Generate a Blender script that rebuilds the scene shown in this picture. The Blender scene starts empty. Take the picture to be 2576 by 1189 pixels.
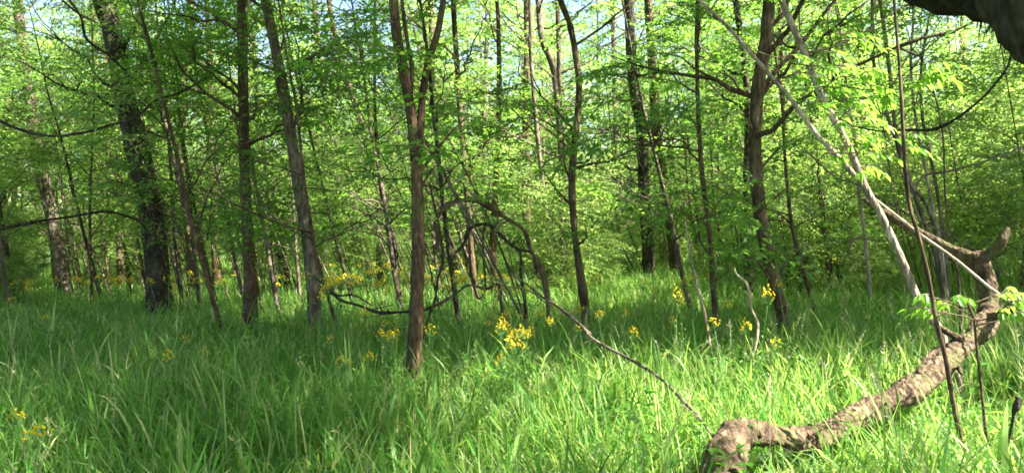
import bpy, math
import numpy as np
from mathutils import Matrix, Vector

# ------------------------------------------------------------------ camera
SC = bpy.context.scene
FPX = 1909.0                      # focal length in units of a 2575 px wide frame
CX, CY = 1287.5, 594.5
CAM = np.array([0.0, 0.0, 1.6])
HORIZON, ROLL = 562.0, math.radians(2.0)
PITCH = math.atan((CY - HORIZON) / FPX) * -1    # horizon above the centre -> looks down
fw = np.array([0.0, math.cos(PITCH), math.sin(PITCH)])
r0 = np.array([1.0, 0.0, 0.0]); u0 = np.cross(r0, fw)
RT = r0 * math.cos(ROLL) - u0 * math.sin(ROLL)
UP = r0 * math.sin(ROLL) + u0 * math.cos(ROLL)
FW = fw
cam_d = bpy.data.cameras.new('camera'); cam = bpy.data.objects.new('camera', cam_d)
SC.collection.objects.link(cam); SC.camera = cam
cam_d.sensor_width = 36.0; cam_d.lens = 36.0 * FPX / 2575.0
cam_d.clip_start = 0.05; cam_d.clip_end = 2000
cam.matrix_world = Matrix(((RT[0], UP[0], -FW[0], CAM[0]), (RT[1], UP[1], -FW[1], CAM[1]),
                           (RT[2], UP[2], -FW[2], CAM[2]), (0, 0, 0, 1)))

# ------------------------------------------------------------------ sky and sun
SUN_EL = math.radians(46)
SUN_H = np.array([0.95, -0.28])                 # towards the sun, seen from above
SUN_H = SUN_H / np.linalg.norm(SUN_H)
SUND = np.array([SUN_H[0] * math.cos(SUN_EL), SUN_H[1] * math.cos(SUN_EL), math.sin(SUN_EL)])
W = bpy.data.worlds.new('World'); SC.world = W; W.use_nodes = True
nt = W.node_tree; bg = nt.nodes['Background']
sky = nt.nodes.new('ShaderNodeTexSky'); sky.sky_type = 'NISHITA'; sky.sun_disc = False
sky.sun_elevation = SUN_EL; sky.sun_rotation = math.atan2(SUN_H[0], SUN_H[1])
sky.air_density = 1.0; sky.dust_density = 2.0; sky.ozone_density = 1.0
nt.links.new(sky.outputs[0], bg.inputs[0]); bg.inputs[1].default_value = 0.068
sl = bpy.data.lights.new('sun', 'SUN'); sl.energy = 5.0; sl.angle = math.radians(0.5); sl.color = (1.0, 0.95, 0.86)
so = bpy.data.objects.new('sun', sl); SC.collection.objects.link(so)
so.rotation_euler = Vector(SUND).to_track_quat('Z', 'Y').to_euler()
so.location = (10, -6, 20)
SC.view_settings.view_transform = 'Standard'; SC.view_settings.look = 'None'
SC.view_settings.exposure = 2.75; SC.view_settings.gamma = 1.0
SC.cycles.max_bounces = 7; SC.cycles.diffuse_bounces = 5; SC.cycles.glossy_bounces = 2
SC.cycles.transmission_bounces = 4; SC.cycles.transparent_max_bounces = 4
SC.cycles.filter_width = 1.7
SC.cycles.sample_clamp_indirect = 6.0

# ------------------------------------------------------------------ helpers
def ground(x, y):
    x = np.asarray(x, float); y = np.asarray(y, float)
    z = 0.05 * np.sin(x * 0.55 + 1.3) * np.cos(y * 0.42) + 0.04 * np.sin(x * 0.21 + y * 0.33)
    rise = np.clip((x - 2.0 + (y - 18) * 0.25) / 14.0, 0, 1) * np.clip((y - 12) / 25.0, 0, 1)
    return z + 1.1 * rise * rise * (3 - 2 * rise)

def P(x, y, d):
    """a point of the wood at depth d that is seen in direction x, y of the 2575 px frame"""
    return CAM + d * ((x - CX) / FPX * RT + (CY - y) / FPX * UP + FW)

def depth_at(x, y, h=0.35):
    """how far away something stands whose foot shows at x, y just above grass of height h"""
    lo, hi = 1.0, 90.0
    for d in np.arange(1.0, 90.0, 0.1):
        p = P(x, y, d)
        if p[2] <= ground(p[0], p[1]) + h: return float(d)
    return 90.0

def view_of(p):
    q = np.asarray(p) - CAM
    d = q @ FW
    d = np.where(d > 0.3, d, 0.3)
    return CX + FPX * (q @ RT) / d, CY - FPX * (q @ UP) / d

def catmull(pts, n):
    pts = np.asarray(pts, float)
    p = np.vstack([2 * pts[0] - pts[1], pts, 2 * pts[-1] - pts[-2]])
    out = []
    m = len(pts) - 1
    for t in np.linspace(0, m, n):
        i = min(int(t), m - 1); s = t - i
        a, b, c, d = p[i], p[i + 1], p[i + 2], p[i + 3]
        out.append(0.5 * (2 * b + (c - a) * s + (2 * a - 5 * b + 4 * c - d) * s * s + (3 * b - a - 3 * c + d) * s ** 3))
    return np.array(out)

class MB:
    """collects faces (quads) with a material slot each"""
    def __init__(s): s.v = []; s.f = []; s.m = []; s.n = 0
    def add(s, v, f, mi=0):
        v = np.asarray(v, float).reshape(-1, 3); f = np.asarray(f, int).reshape(-1, 4)
        s.v.append(v); s.f.append(f + s.n); s.m.append(np.full(len(f), mi)); s.n += len(v)
    def tube(s, pts, rad, sides=8, rng=None, rough=0.0, mi=0, oval=None):
        pts = np.asarray(pts, float); rad = np.asarray(rad, float); n = len(pts)
        t = np.gradient(pts, axis=0); t /= np.linalg.norm(t, axis=1)[:, None] + 1e-9
        ref = np.array([0.0, 1.0, 0.0]) if abs(t[0][1]) < 0.8 else np.array([1.0, 0, 0])
        a = np.linspace(0, 2 * math.pi, sides, endpoint=False)
        V = np.zeros((n, sides, 3))
        if rng is not None and rough:
            lob = sum(rng.uniform(0.3, 1) * np.sin(k * a[None, :] + rng.uniform(0, 6) + np.linspace(0, rng.uniform(-4, 4), n)[:, None]) for k in (2, 3, 5)) / 3
            R = rad[:, None] * (1 + rough * lob + rough * 0.8 * rng.standard_normal((n, sides)) * 0.5
                                + rough * 0.7 * np.convolve(rng.standard_normal(n + 4), np.ones(5) / 3, 'valid')[:, None])
        else:
            R = np.repeat(rad[:, None], sides, 1)
        u = np.cross(t[0], ref); u /= np.linalg.norm(u)
        for i in range(n):
            u = u - t[i] * (u @ t[i]); u /= np.linalg.norm(u) + 1e-9
            w = np.cross(t[i], u)
            V[i] = pts[i] + (np.cos(a)[:, None] * u + np.sin(a)[:, None] * w) * R[i][:, None]
        idx = np.arange(n * sides).reshape(n, sides)
        q = np.stack([idx[:-1], np.roll(idx, -1, 1)[:-1], np.roll(idx, -1, 1)[1:], idx[1:]], -1).reshape(-1, 4)
        vs = V.reshape(-1, 3)
        # end caps: a ring drawn in to a small one
        for e, ring in ((0, idx[0]), (n - 1, idx[-1])):
            c = pts[e] + (vs[ring] - pts[e]) * 0.05 + t[e] * (rad[e] * 0.25 * (1 if e else -1))
            base = len(vs); vs = np.vstack([vs, c])
            r2 = np.arange(base, base + sides)
            cap = np.stack([ring, np.roll(ring, -1), np.roll(r2, -1), r2], -1)
            q = np.vstack([q, cap if e else cap[:, ::-1]])
        s.add(vs, q, mi)
    def build(s, name, mats, parent=None, origin=(0, 0, 0), smooth=True):
        me = bpy.data.meshes.new(name)
        v = np.concatenate(s.v) - np.asarray(origin, float); f = np.concatenate(s.f); m = np.concatenate(s.m)
        me.vertices.add(len(v)); me.vertices.foreach_set('co', v.astype(np.float32).ravel())
        me.loops.add(len(f) * 4); me.loops.foreach_set('vertex_index', f.astype(np.int32).ravel())
        me.polygons.add(len(f)); me.polygons.foreach_set('loop_start', np.arange(0, len(f) * 4, 4, dtype=np.int32))
        me.polygons.foreach_set('loop_total', np.full(len(f), 4, dtype=np.int32))
        me.polygons.foreach_set('material_index', m.astype(np.int32))
        me.polygons.foreach_set('use_smooth', np.full(len(f), smooth))
        for mt in (mats if isinstance(mats, (list, tuple)) else [mats]): me.materials.append(mt)
        me.update(calc_edges=True)
        o = bpy.data.objects.new(name, me); SC.collection.objects.link(o)
        if parent: o.parent = parent
        else: o.location = origin
        return o

def tag(o, label=None, cat=None, group=None, kind=None):
    if label: o['label'] = label
    if cat: o['category'] = cat
    if group: o['group'] = group
    if kind: o['kind'] = kind
    return o

def thing(name, loc):
    o = bpy.data.objects.new(name, None); SC.collection.objects.link(o)
    o.location = loc; o.empty_display_size = 0.2
    return o

def copy_tree(o):
    c = o.copy(); SC.collection.objects.link(c)
    for ch in o.children:
        d = ch.copy(); SC.collection.objects.link(d); d.parent = c
    return c

# ------------------------------------------------------------------ materials
def newmat(name):
    m = bpy.data.materials.new(name); m.use_nodes = True
    t = m.node_tree; t.nodes.clear()
    return m, t, t.nodes.new('ShaderNodeOutputMaterial')

def node(t, kind, **kw):
    n = t.nodes.new(kind)
    for k, v in kw.items(): setattr(n, k, v)
    return n

def ramp(t, fac, stops):
    r = t.nodes.new('ShaderNodeValToRGB'); e = r.color_ramp.elements
    while len(e) > len(stops): e.remove(e[-1])
    while len(e) < len(stops): e.new(1.0)
    for i, (p, c) in enumerate(stops): e[i].position = p; e[i].color = (*c, 1)
    t.links.new(fac, r.inputs[0]); return r.outputs[0]

def leafmat(name, stops, tstops, trans=0.45, rough=0.45, spec=0.35, obj_var=0.0):
    m, t, out = newmat(name)
    g = node(t, 'ShaderNodeNewGeometry')
    oi = node(t, 'ShaderNodeObjectInfo')
    mx = node(t, 'ShaderNodeMath', operation='MULTIPLY_ADD'); mx.inputs[1].default_value = 1 - obj_var
    ov = node(t, 'ShaderNodeMath', operation='MULTIPLY'); ov.inputs[1].default_value = obj_var
    t.links.new(oi.outputs['Random'], ov.inputs[0])
    t.links.new(g.outputs['Random Per Island'], mx.inputs[0]); t.links.new(ov.outputs[0], mx.inputs[2])
    c1 = ramp(t, mx.outputs[0], stops); c2 = ramp(t, mx.outputs[0], tstops)
    p = node(t, 'ShaderNodeBsdfPrincipled'); p.inputs['Roughness'].default_value = rough
    p.inputs['Specular IOR Level'].default_value = spec
    t.links.new(c1, p.inputs['Base Color'])
    tr = node(t, 'ShaderNodeBsdfTranslucent'); t.links.new(c2, tr.inputs[0])
    mi = node(t, 'ShaderNodeMixShader'); mi.inputs[0].default_value = trans
    t.links.new(p.outputs[0], mi.inputs[1]); t.links.new(tr.outputs[0], mi.inputs[2])
    t.links.new(mi.outputs[0], out.inputs[0])
    return m

def barkmat(name, dark, mid, light, scale=9.0, stretch=0.28, bump=0.6, moss=0.0):
    m, t, out = newmat(name)
    tc = node(t, 'ShaderNodeTexCoord'); mp = node(t, 'ShaderNodeMapping')
    mp.inputs['Scale'].default_value = (1, 1, stretch)
    t.links.new(tc.outputs['Object'], mp.inputs[0])
    n1 = node(t, 'ShaderNodeTexNoise'); n1.inputs['Scale'].default_value = scale * 3; n1.inputs['Detail'].default_value = 6; n1.inputs['Roughness'].default_value = 0.65
    n2 = node(t, 'ShaderNodeTexNoise'); n2.inputs['Scale'].default_value = 2.3; n2.inputs['Detail'].default_value = 4
    vo = node(t, 'ShaderNodeTexVoronoi', feature='DISTANCE_TO_EDGE'); vo.inputs['Scale'].default_value = scale * 2.2
    for n in (n1, vo): t.links.new(mp.outputs[0], n.inputs['Vector'])
    t.links.new(tc.outputs['Object'], n2.inputs['Vector'])
    c = ramp(t, n1.outputs['Fac'], [(0.32, dark), (0.5, mid), (0.68, light)])
    mr = ramp(t, n2.outputs['Fac'], [(0.42, (0.62, 0.6, 0.58)), (0.6, (1.15, 1.15, 1.15))])
    mul = node(t, 'ShaderNodeMixRGB', blend_type='MULTIPLY'); mul.inputs[0].default_value = 1
    t.links.new(c, mul.inputs[1]); t.links.new(mr, mul.inputs[2])
    col = mul.outputs[0]
    if moss:
        n3 = node(t, 'ShaderNodeTexNoise'); n3.inputs['Scale'].default_value = 5; n3.inputs['Detail'].default_value = 5
        t.links.new(tc.outputs['Object'], n3.inputs['Vector'])
        f = ramp(t, n3.outputs['Fac'], [(0.5, (0, 0, 0)), (0.66, (moss, moss, moss))])
        mm = node(t, 'ShaderNodeMixRGB'); mm.inputs[2].default_value = (0.10, 0.13, 0.03, 1)
        t.links.new(f, mm.inputs[0]); t.links.new(col, mm.inputs[1]); col = mm.outputs[0]
    p = node(t, 'ShaderNodeBsdfPrincipled'); p.inputs['Roughness'].default_value = 0.88
    p.inputs['Specular IOR Level'].default_value = 0.2
    t.links.new(col, p.inputs['Base Color'])
    ad = node(t, 'ShaderNodeMath', operation='MULTIPLY_ADD'); ad.inputs[1].default_value = 1.6
    t.links.new(vo.outputs['Distance'], ad.inputs[0]); t.links.new(n1.outputs['Fac'], ad.inputs[2])
    b = node(t, 'ShaderNodeBump'); b.inputs['Strength'].default_value = bump; b.inputs['Distance'].default_value = 0.035
    t.links.new(ad.outputs[0], b.inputs['Height']); t.links.new(b.outputs[0], p.inputs['Normal'])
    t.links.new(p.outputs[0], out.inputs[0])
    return m

def plain(name, col, rough=0.7, trans=None):
    m, t, out = newmat(name)
    n = node(t, 'ShaderNodeTexNoise'); n.inputs['Scale'].default_value = 40
    c = ramp(t, n.outputs['Fac'], [(0.3, tuple(x * 0.7 for x in col)), (0.7, tuple(min(1, x * 1.15) for x in col))])
    p = node(t, 'ShaderNodeBsdfPrincipled'); p.inputs['Roughness'].default_value = rough
    t.links.new(c, p.inputs['Base Color'])
    if trans:
        tr = node(t, 'ShaderNodeBsdfTranslucent'); t.links.new(c, tr.inputs[0])
        mi = node(t, 'ShaderNodeMixShader'); mi.inputs[0].default_value = trans
        t.links.new(p.outputs[0], mi.inputs[1]); t.links.new(tr.outputs[0], mi.inputs[2])
        t.links.new(mi.outputs[0], out.inputs[0])
    else: t.links.new(p.outputs[0], out.inputs[0])
    return m

LEAF = leafmat('leaf_green', [(0.0, (0.035, 0.105, 0.015)), (0.5, (0.075, 0.20, 0.025)), (1.0, (0.14, 0.29, 0.04))],
               [(0.0, (0.15, 0.36, 0.03)), (0.5, (0.27, 0.55, 0.05)), (1.0, (0.43, 0.68, 0.09))], 0.5, obj_var=0.3)
LEAF_FAR = leafmat('leaf_sunlit_green', [(0.0, (0.05, 0.13, 0.025)), (0.5, (0.12, 0.24, 0.045)), (1.0, (0.25, 0.36, 0.09))],
               [(0.0, (0.2, 0.42, 0.06)), (0.5, (0.36, 0.57, 0.09)), (1.0, (0.58, 0.72, 0.2))], 0.5, obj_var=0.3)  # far foliage: sunlit brightness is put into the leaf colour
LEAF_YOUNG = leafmat('leaf_young', [(0.0, (0.08, 0.2, 0.02)), (1.0, (0.16, 0.32, 0.035))],
                     [(0.0, (0.2, 0.45, 0.04)), (1.0, (0.4, 0.65, 0.07))], 0.55, rough=0.35)
GRASS = leafmat('grass_blade', [(0.0, (0.035, 0.13, 0.02)), (0.55, (0.082, 0.225, 0.028)), (0.93, (0.24, 0.34, 0.10)), (1.0, (0.42, 0.37, 0.19))],
                [(0.0, (0.2, 0.42, 0.05)), (0.6, (0.40, 0.60, 0.10)), (1.0, (0.66, 0.72, 0.26))], 0.45, rough=0.45, spec=0.2)
BARK_BROWN = barkmat('bark_brown', (0.035, 0.022, 0.014), (0.10, 0.065, 0.04), (0.20, 0.14, 0.09), moss=0.3)
BARK_RED = barkmat('bark_red_brown', (0.03, 0.018, 0.011), (0.085, 0.052, 0.03), (0.19, 0.12, 0.07), scale=12, moss=0.35)
BARK_GREY = barkmat('bark_grey', (0.05, 0.038, 0.028), (0.14, 0.11, 0.082), (0.27, 0.22, 0.165), scale=8, moss=0.2)
BARK_DARK = barkmat('bark_dark', (0.015, 0.012, 0.010), (0.045, 0.036, 0.028), (0.10, 0.08, 0.06), scale=7, moss=0.3, bump=0.9)
BARK_PALE = barkmat('bark_pale', (0.14, 0.10, 0.07), (0.34, 0.27, 0.2), (0.55, 0.46, 0.36), scale=11)
BARK_LOG = barkmat('bark_log', (0.035, 0.022, 0.014), (0.12, 0.082, 0.05), (0.25, 0.18, 0.115), scale=9, stretch=0.5, bump=0.8, moss=0.4)
DEADWOOD = barkmat('dead_wood', (0.22, 0.16, 0.11), (0.42, 0.33, 0.24), (0.62, 0.52, 0.42), scale=14, bump=0.3)
BARK_BACKLIT = barkmat('bark_backlit_dark', (0.006, 0.005, 0.003), (0.028, 0.02, 0.013), (0.085, 0.062, 0.042), scale=7, moss=0.12, bump=1.0)  # backlit shade of the overhanging trunk is put into this dark bark colour
TWIG = plain('twig_bark', (0.13, 0.09, 0.055))
YELLOW = plain('yellow_petal', (0.93, 0.68, 0.015), 0.6, 0.35)
STEM = plain('flower_stem', (0.10, 0.22, 0.04), 0.5)

# ------------------------------------------------------------------ ground
gm, t, out = newmat('forest_floor')
tc = node(t, 'ShaderNodeTexCoord')
n1 = node(t, 'ShaderNodeTexNoise'); n1.inputs['Scale'].default_value = 0.9; n1.inputs['Detail'].default_value = 8
n2 = node(t, 'ShaderNodeTexNoise'); n2.inputs['Scale'].default_value = 14; n2.inputs['Detail'].default_value = 6
t.links.new(tc.outputs['Object'], n1.inputs[0]); t.links.new(tc.outputs['Object'], n2.inputs[0])
c1 = ramp(t, n1.outputs['Fac'], [(0.35, (0.035, 0.075, 0.018)), (0.55, (0.06, 0.11, 0.025)), (0.7, (0.11, 0.10, 0.05))])
c2 = ramp(t, n2.outputs['Fac'], [(0.3, (0.5, 0.5, 0.5)), (0.7, (1.3, 1.3, 1.2))])
mu = node(t, 'ShaderNodeMixRGB', blend_type='MULTIPLY'); mu.inputs[0].default_value = 1
t.links.new(c1, mu.inputs[1]); t.links.new(c2, mu.inputs[2])
pr = node(t, 'ShaderNodeBsdfPrincipled'); pr.inputs['Roughness'].default_value = 0.95
bm_ = node(t, 'ShaderNodeBump'); bm_.inputs['Strength'].default_value = 0.8; bm_.inputs['Distance'].default_value = 0.05
t.links.new(n2.outputs['Fac'], bm_.inputs['Height']); t.links.new(bm_.outputs[0], pr.inputs['Normal'])
t.links.new(mu.outputs[0], pr.inputs['Base Color']); t.links.new(pr.outputs[0], out.inputs[0])

def sheet(name, xs, ys, mat, dz=0.0, zf=None):
    X, Y = np.meshgrid(xs, ys); Z = ground(X, Y) + dz
    b = MB(); v = np.stack([X, Y, Z], -1).reshape(-1, 3)
    idx = np.arange(X.size).reshape(X.shape)
    b.add(v, np.stack([idx[:-1, :-1], idx[:-1, 1:], idx[1:, 1:], idx[1:, :-1]], -1))
    return tag(b.build(name, mat), kind='structure')
xs = np.concatenate([[-600, -300, -150, -100], np.arange(-70, 71, 1.0), [100, 150, 300, 600]])
ys = np.concatenate([[-60, -30, -15], np.arange(-6, 80, 1.0), [100, 150, 300, 700]])
sheet('ground', xs, ys, gm)
pathm = plain('dry_track', (0.55, 0.44, 0.32), 0.95)
sheet('path', np.arange(-70, 12, 1.0), np.array([49.0, 50, 51, 52, 53, 54, 55]), pathm, 0.02)

# ------------------------------------------------------------------ leaf sprays
def leaf_quads(base, dirv, nrm, ln, wd, fold=0.12, droop=0.15):
    """one folded rhombus per leaf; arrays (n,3)"""
    side = np.cross(nrm, dirv); side /= np.linalg.norm(side, axis=1)[:, None] + 1e-9
    nrm = np.cross(dirv, side)
    ln = ln[:, None]; wd = wd[:, None]
    a = base
    b = base + dirv * ln * 0.42 + side * wd * 0.5 + nrm * ln * fold
    c = base + dirv * ln - nrm * ln * droop
    d = base + dirv * ln * 0.42 - side * wd * 0.5 + nrm * ln * fold
    return np.stack([a, b, c, d], 1)

def unit(v): return v / (np.linalg.norm(v, axis=-1, keepdims=True) + 1e-9)

def make_spray(rng, L=0.8, leaf=0.085, n=30, wide=0.62):
    """returns leaf quads (n,4,3) and twig quads (m,4,3) with x along the twig, z up"""
    LQ, TQ = [], []
    def twiglet(p0, az, length, k, r):
        t_ = np.linspace(0, 1, 5)
        d = np.array([math.cos(az), math.sin(az), 0])
        pts = p0 + d * (t_ * length)[:, None] + np.array([0, 0, 1]) * ((0.12 * t_ - 0.25 * t_ ** 2) * length)[:, None]
        m = MB(); rr = r * (1 - 0.8 * t_)
        for i in range(4):
            for s in range(3):
                a0, a1 = s * 2.094, (s + 1) * 2.094
                def off(a, q): return np.array([-math.sin(az) * math.cos(a), math.cos(az) * math.cos(a), math.sin(a)]) * q
                TQ.append([pts[i] + off(a0, rr[i]), pts[i] + off(a1, rr[i]), pts[i + 1] + off(a1, rr[i + 1]), pts[i + 1] + off(a0, rr[i + 1])])
        f = np.linspace(0.15, 1, k); base = np.stack([np.interp(f, t_, pts[:, j]) for j in range(3)], 1)
        sgn = np.where(np.arange(k) % 2 == 0, 1, -1)
        ang = az + sgn * rng.uniform(0.5, 1.25, k); ang[-1] = az
        dv = unit(np.stack([np.cos(ang), np.sin(ang), rng.uniform(-0.45, 0.15, k)], 1))
        nr = unit(np.stack([rng.normal(0, 0.35, k), rng.normal(0, 0.35, k), np.ones(k)], 1))
        ln = leaf * rng.uniform(0.45, 1.35, k)
        LQ.append(leaf_quads(base, dv, nr, ln, ln * wide * rng.uniform(0.8, 1.15, k)))
        return pts
    k0 = int(n * 0.4)
    pts = twiglet(np.zeros(3), 0.0, L, k0, 0.0045)
    rest = n - k0
    for j, s in enumerate((1, -1, 1, -1)):
        q = pts[1 + j // 2] if j < 4 else pts[2]
        twiglet(q, s * rng.uniform(0.5, 0.95), L * rng.uniform(0.35, 0.6), max(2, rest // 4), 0.003)
    return np.concatenate(LQ), np.array(TQ)

RNG = np.random.default_rng(11)
SPRAYS = [make_spray(RNG) for _ in range(8)]
SPRAYS_BIG = [make_spray(RNG, 1.25, 0.15, 26, 0.7) for _ in range(6)]
SPRAYS_LITE = [make_spray(RNG, 0.95, 0.13, 20, 0.7) for _ in range(8)]

def put_sprays(mb, lib, pos, yaw, pitch, scl, rng, roll=0.3, twigs=True, leaf_mi=0, twig_mi=1):
    pos = np.asarray(pos, float)
    n = len(pos)
    if not n: return
    var = rng.integers(0, len(lib), n)
    rl = rng.normal(0, roll, n)
    cy, sy, cp, sp, cr, sr = np.cos(yaw), np.sin(yaw), np.cos(pitch), np.sin(pitch), np.cos(rl), np.sin(rl)
    X = np.stack([cy * cp, sy * cp, sp], -1); Yv = np.stack([-sy, cy, np.zeros(n)], -1); Z = np.cross(X, Yv)
    Y2 = Yv * cr[:, None] + Z * sr[:, None]; Z2 = Z * cr[:, None] - Yv * sr[:, None]
    R = np.stack([X, Y2, Z2], 1) * np.asarray(scl)[:, None, None]
    for k in range(len(lib)):
        s = var == k
        if not s.any(): continue
        for arr, mi in ((lib[k][0], leaf_mi), (lib[k][1], twig_mi)):
            if mi == twig_mi and not twigs: continue
            v = np.einsum('qci,nij->nqcj', arr, R[s]) + pos[s][:, None, None, :]
            v = v.reshape(-1, 3)
            mb.add(v, np.arange(len(v)).reshape(-1, 4), mi)

def limb_curve(p0, az, rise, length, rng, n=8):
    d = np.array([math.cos(az) * math.cos(rise), math.sin(az) * math.cos(rise), math.sin(rise)])
    t_ = np.linspace(0, 1, n)[:, None]
    side = np.cross(d, [0, 0, 1]); side /= np.linalg.norm(side) + 1e-9
    return p0 + d * t_ * length + side * np.sin(t_ * 3.0) * rng.normal(0, 0.07) * length + np.array([0, 0, 1.0]) * (t_ ** 2) * length * rng.uniform(-0.12, 0.15) \
        + np.vstack([np.zeros(3), rng.normal(0, 0.02 * length, (n - 1, 3))])

def sunny(x, y):
    """how open the canopy is towards the sun for a spot of ground seen at x, y"""
    s = np.full(x.shape, 0.0)
    def blob(cx, cy, rx, ry, v):
        q = ((x - cx) / rx) ** 2 + ((y - cy) / ry) ** 2
        np.maximum(s, v * np.clip((1.25 - q) / 0.4, 0, 1), out=s)
    blob(2030, 1000, 540, 140, 1.1); blob(1760, 1080, 220, 90, 1.0); blob(2640, 1150, 620, 250, 1.1); blob(2430, 840, 160, 90, 1.0)
    blob(1370, 1030, 360, 125, 0.85); blob(1180, 1130, 240, 70, 0.97); blob(0, 1040, 230, 110, 1.0); blob(420, 1200, 360, 90, 1.0)
    blob(1060, 725, 400, 62, 1.0); blob(1800, 690, 460, 50, 1.0); blob(2150, 660, 180, 80, 1.0); blob(330, 705, 440, 34, 1.0)
    blob(450, 880, 110, 30, 0.4); blob(560, 930, 200, 30, 0.35)
    return s

SUNNY_PTS = [P(x, y, d) for x, y, d in [(2366, 838, 6.2), (2343, 805, 6.2), (2308, 750, 6.25), (2272, 664, 6.3), (2241, 595, 6.35), (2212, 535, 6.4), (2181, 480, 6.45), (2121, 343, 6.6), (2070, 252, 6.7),
             (2111, 399, 6.5), (2045, 328, 6.6), (1990, 252, 6.7), (1934, 187, 6.7), (2323, 955, 5.3), (2380, 900, 5.5), (2424, 868, 5.6), (2472, 824, 5.8), (2488, 765, 5.9), (1850, 1100, 4.4), (2200, 1020, 5.1), (2310, 590, 6.2), (2400, 653, 5.9), (2502, 727, 5.6),
             (1904, 805, 7.3), (1046, 880, 6.5), (2170, 210, 5.1), (2225, 240, 5.0), (2190, 400, 5.2), (2350, 205, 4.8), (110, 430, 17), (95, 350, 17), (780, 640, 13), (1700, 640, 17), (1240, 690, 13.5), (850, 690, 12.5), (900, 680, 12.5), (950, 700, 12.8), (1010, 690, 13), (1110, 700, 13), (1170, 690, 13), (770, 715, 12.5), (300, 705, 16), (1290, 850, 7.5), (545, 680, 17), (1909, 200, 12)]]
def shade_gap(pos, rng):
    """True where a spray would stand in one of the gaps through which the sun reaches the clearing"""
    pos = np.asarray(pos, float)
    g = pos - SUND * ((pos[:, 2:3] - 0.4) / SUND[2])
    vx, vy = view_of(g)
    hit = np.zeros(len(pos), bool)
    for q in SUNNY_PTS:
        w = pos - q; t_ = w @ SUND; w = w - t_[:, None] * SUND
        hit |= (t_ > 0.4) & ((w ** 2).sum(1) < (0.6 if q[1] < 9 else 1.1) ** 2)
    hit &= rng.uniform(0, 1, len(pos)) < 0.92
    far_ = np.clip((g[:, 1] - 12) / 4, 0, 1) * 0.68 * (pos[:, 2] > 3.5)
    return hit | (rng.uniform(0, 1, len(pos)) < np.maximum(sunny(vx, vy), far_) * 1.0) & (g[:, 1] > 2) & (g[:, 1] < 34) & (pos[:, 2] > 1.0)

def grow(path, rad, rng, trunk, crown, n_limb, zmin, reach=2.2, sp_per=9, lib=SPRAYS, sscale=1.0, sub=True, az_bias=None, sides=5, top=True, zlimb=None, gaps=True):
    """limbs and sprays on a trunk path"""
    path = np.asarray(path); z = path[:, 2]; zt = z[-1]
    pos, yaw, pit, sc = [], [], [], []
    for i in range(n_limb):
        zz = rng.uniform(zmin, zt * 0.97) if zlimb is None else zlimb[i]
        p0 = np.array([np.interp(zz, z, path[:, j]) for j in range(3)]); r0 = np.interp(zz, z, rad)
        rel = (zz - zmin) / max(zt - zmin, 0.1)
        L = reach * (1.0 - 0.55 * rel) * rng.uniform(0.55, 1.15)
        az = rng.uniform(0, 2 * math.pi)
        rise = rng.uniform(0.25, 0.95)
        c = limb_curve(p0, az, rise, L, rng)
        r1 = min(r0 * 0.5, 0.012 + 0.012 * L)
        trunk.tube(c, np.linspace(r1, 0.004, len(c)), sides)
        subs = [c]
        if sub:
            for _ in range(2):
                k = rng.integers(2, 6)
                c2 = limb_curve(c[k], az + rng.choice([-1, 1]) * rng.uniform(0.5, 1.0), rise * rng.uniform(0.2, 0.9), L * rng.uniform(0.35, 0.6), rng, 6)
                trunk.tube(c2, np.linspace(r1 * 0.55, 0.003, 6), 4); subs.append(c2)
        for k in range(sp_per):
            cc = subs[rng.integers(0, len(subs))]
            f = rng.uniform(0.3, 1.0) * (len(cc) - 1); a = int(f); b = min(a + 1, len(cc) - 1)
            pos.append(cc[a] + (cc[b] - cc[a]) * (f - a)); yaw.append(az + rng.normal(0, 0.9))
            pit.append(rng.normal(0.0, 0.28)); sc.append(sscale * rng.uniform(0.6, 1.15))
    if top:
        for k in range(10):
            pos.append(path[-1] - [0, 0, rng.uniform(0, 1.0)]); yaw.append(rng.uniform(0, 6.28)); pit.append(rng.uniform(-0.2, 0.9)); sc.append(sscale * rng.uniform(0.6, 1.1))
    pos, yaw, pit, sc = map(np.array, (pos, yaw, pit, sc))
    if gaps and len(pos):
        k = ~shade_gap(pos, rng); pos, yaw, pit, sc = pos[k], yaw[k], pit[k], sc[k]
    put_sprays(crown, lib, pos, yaw, pit, sc, rng)

# ------------------------------------------------------------------ the trees one can tell apart
BARKS = dict(brown=BARK_BROWN, red=BARK_RED, grey=BARK_GREY, dark=BARK_DARK, pale=BARK_PALE)
CANOPY = []       # (x, y, crown MeshBuilder) of the tall trees that carry the closed canopy
def extend(pts, H, rng, lean=0.25):
    """carry a path on up to height H"""
    pts = list(pts); d = unit(pts[-1] - pts[-2])
    p = pts[-1]
    while p[2] < H:
        d = unit(d * 0.9 + np.array([0, 0, 0.14]) + rng.normal(0, 0.035, 3))
        if d[2] < 0.3: d[2] = 0.3; d = unit(d)
        p = p + d * 0.7; pts.append(p)
    return np.array(pts)

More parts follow.
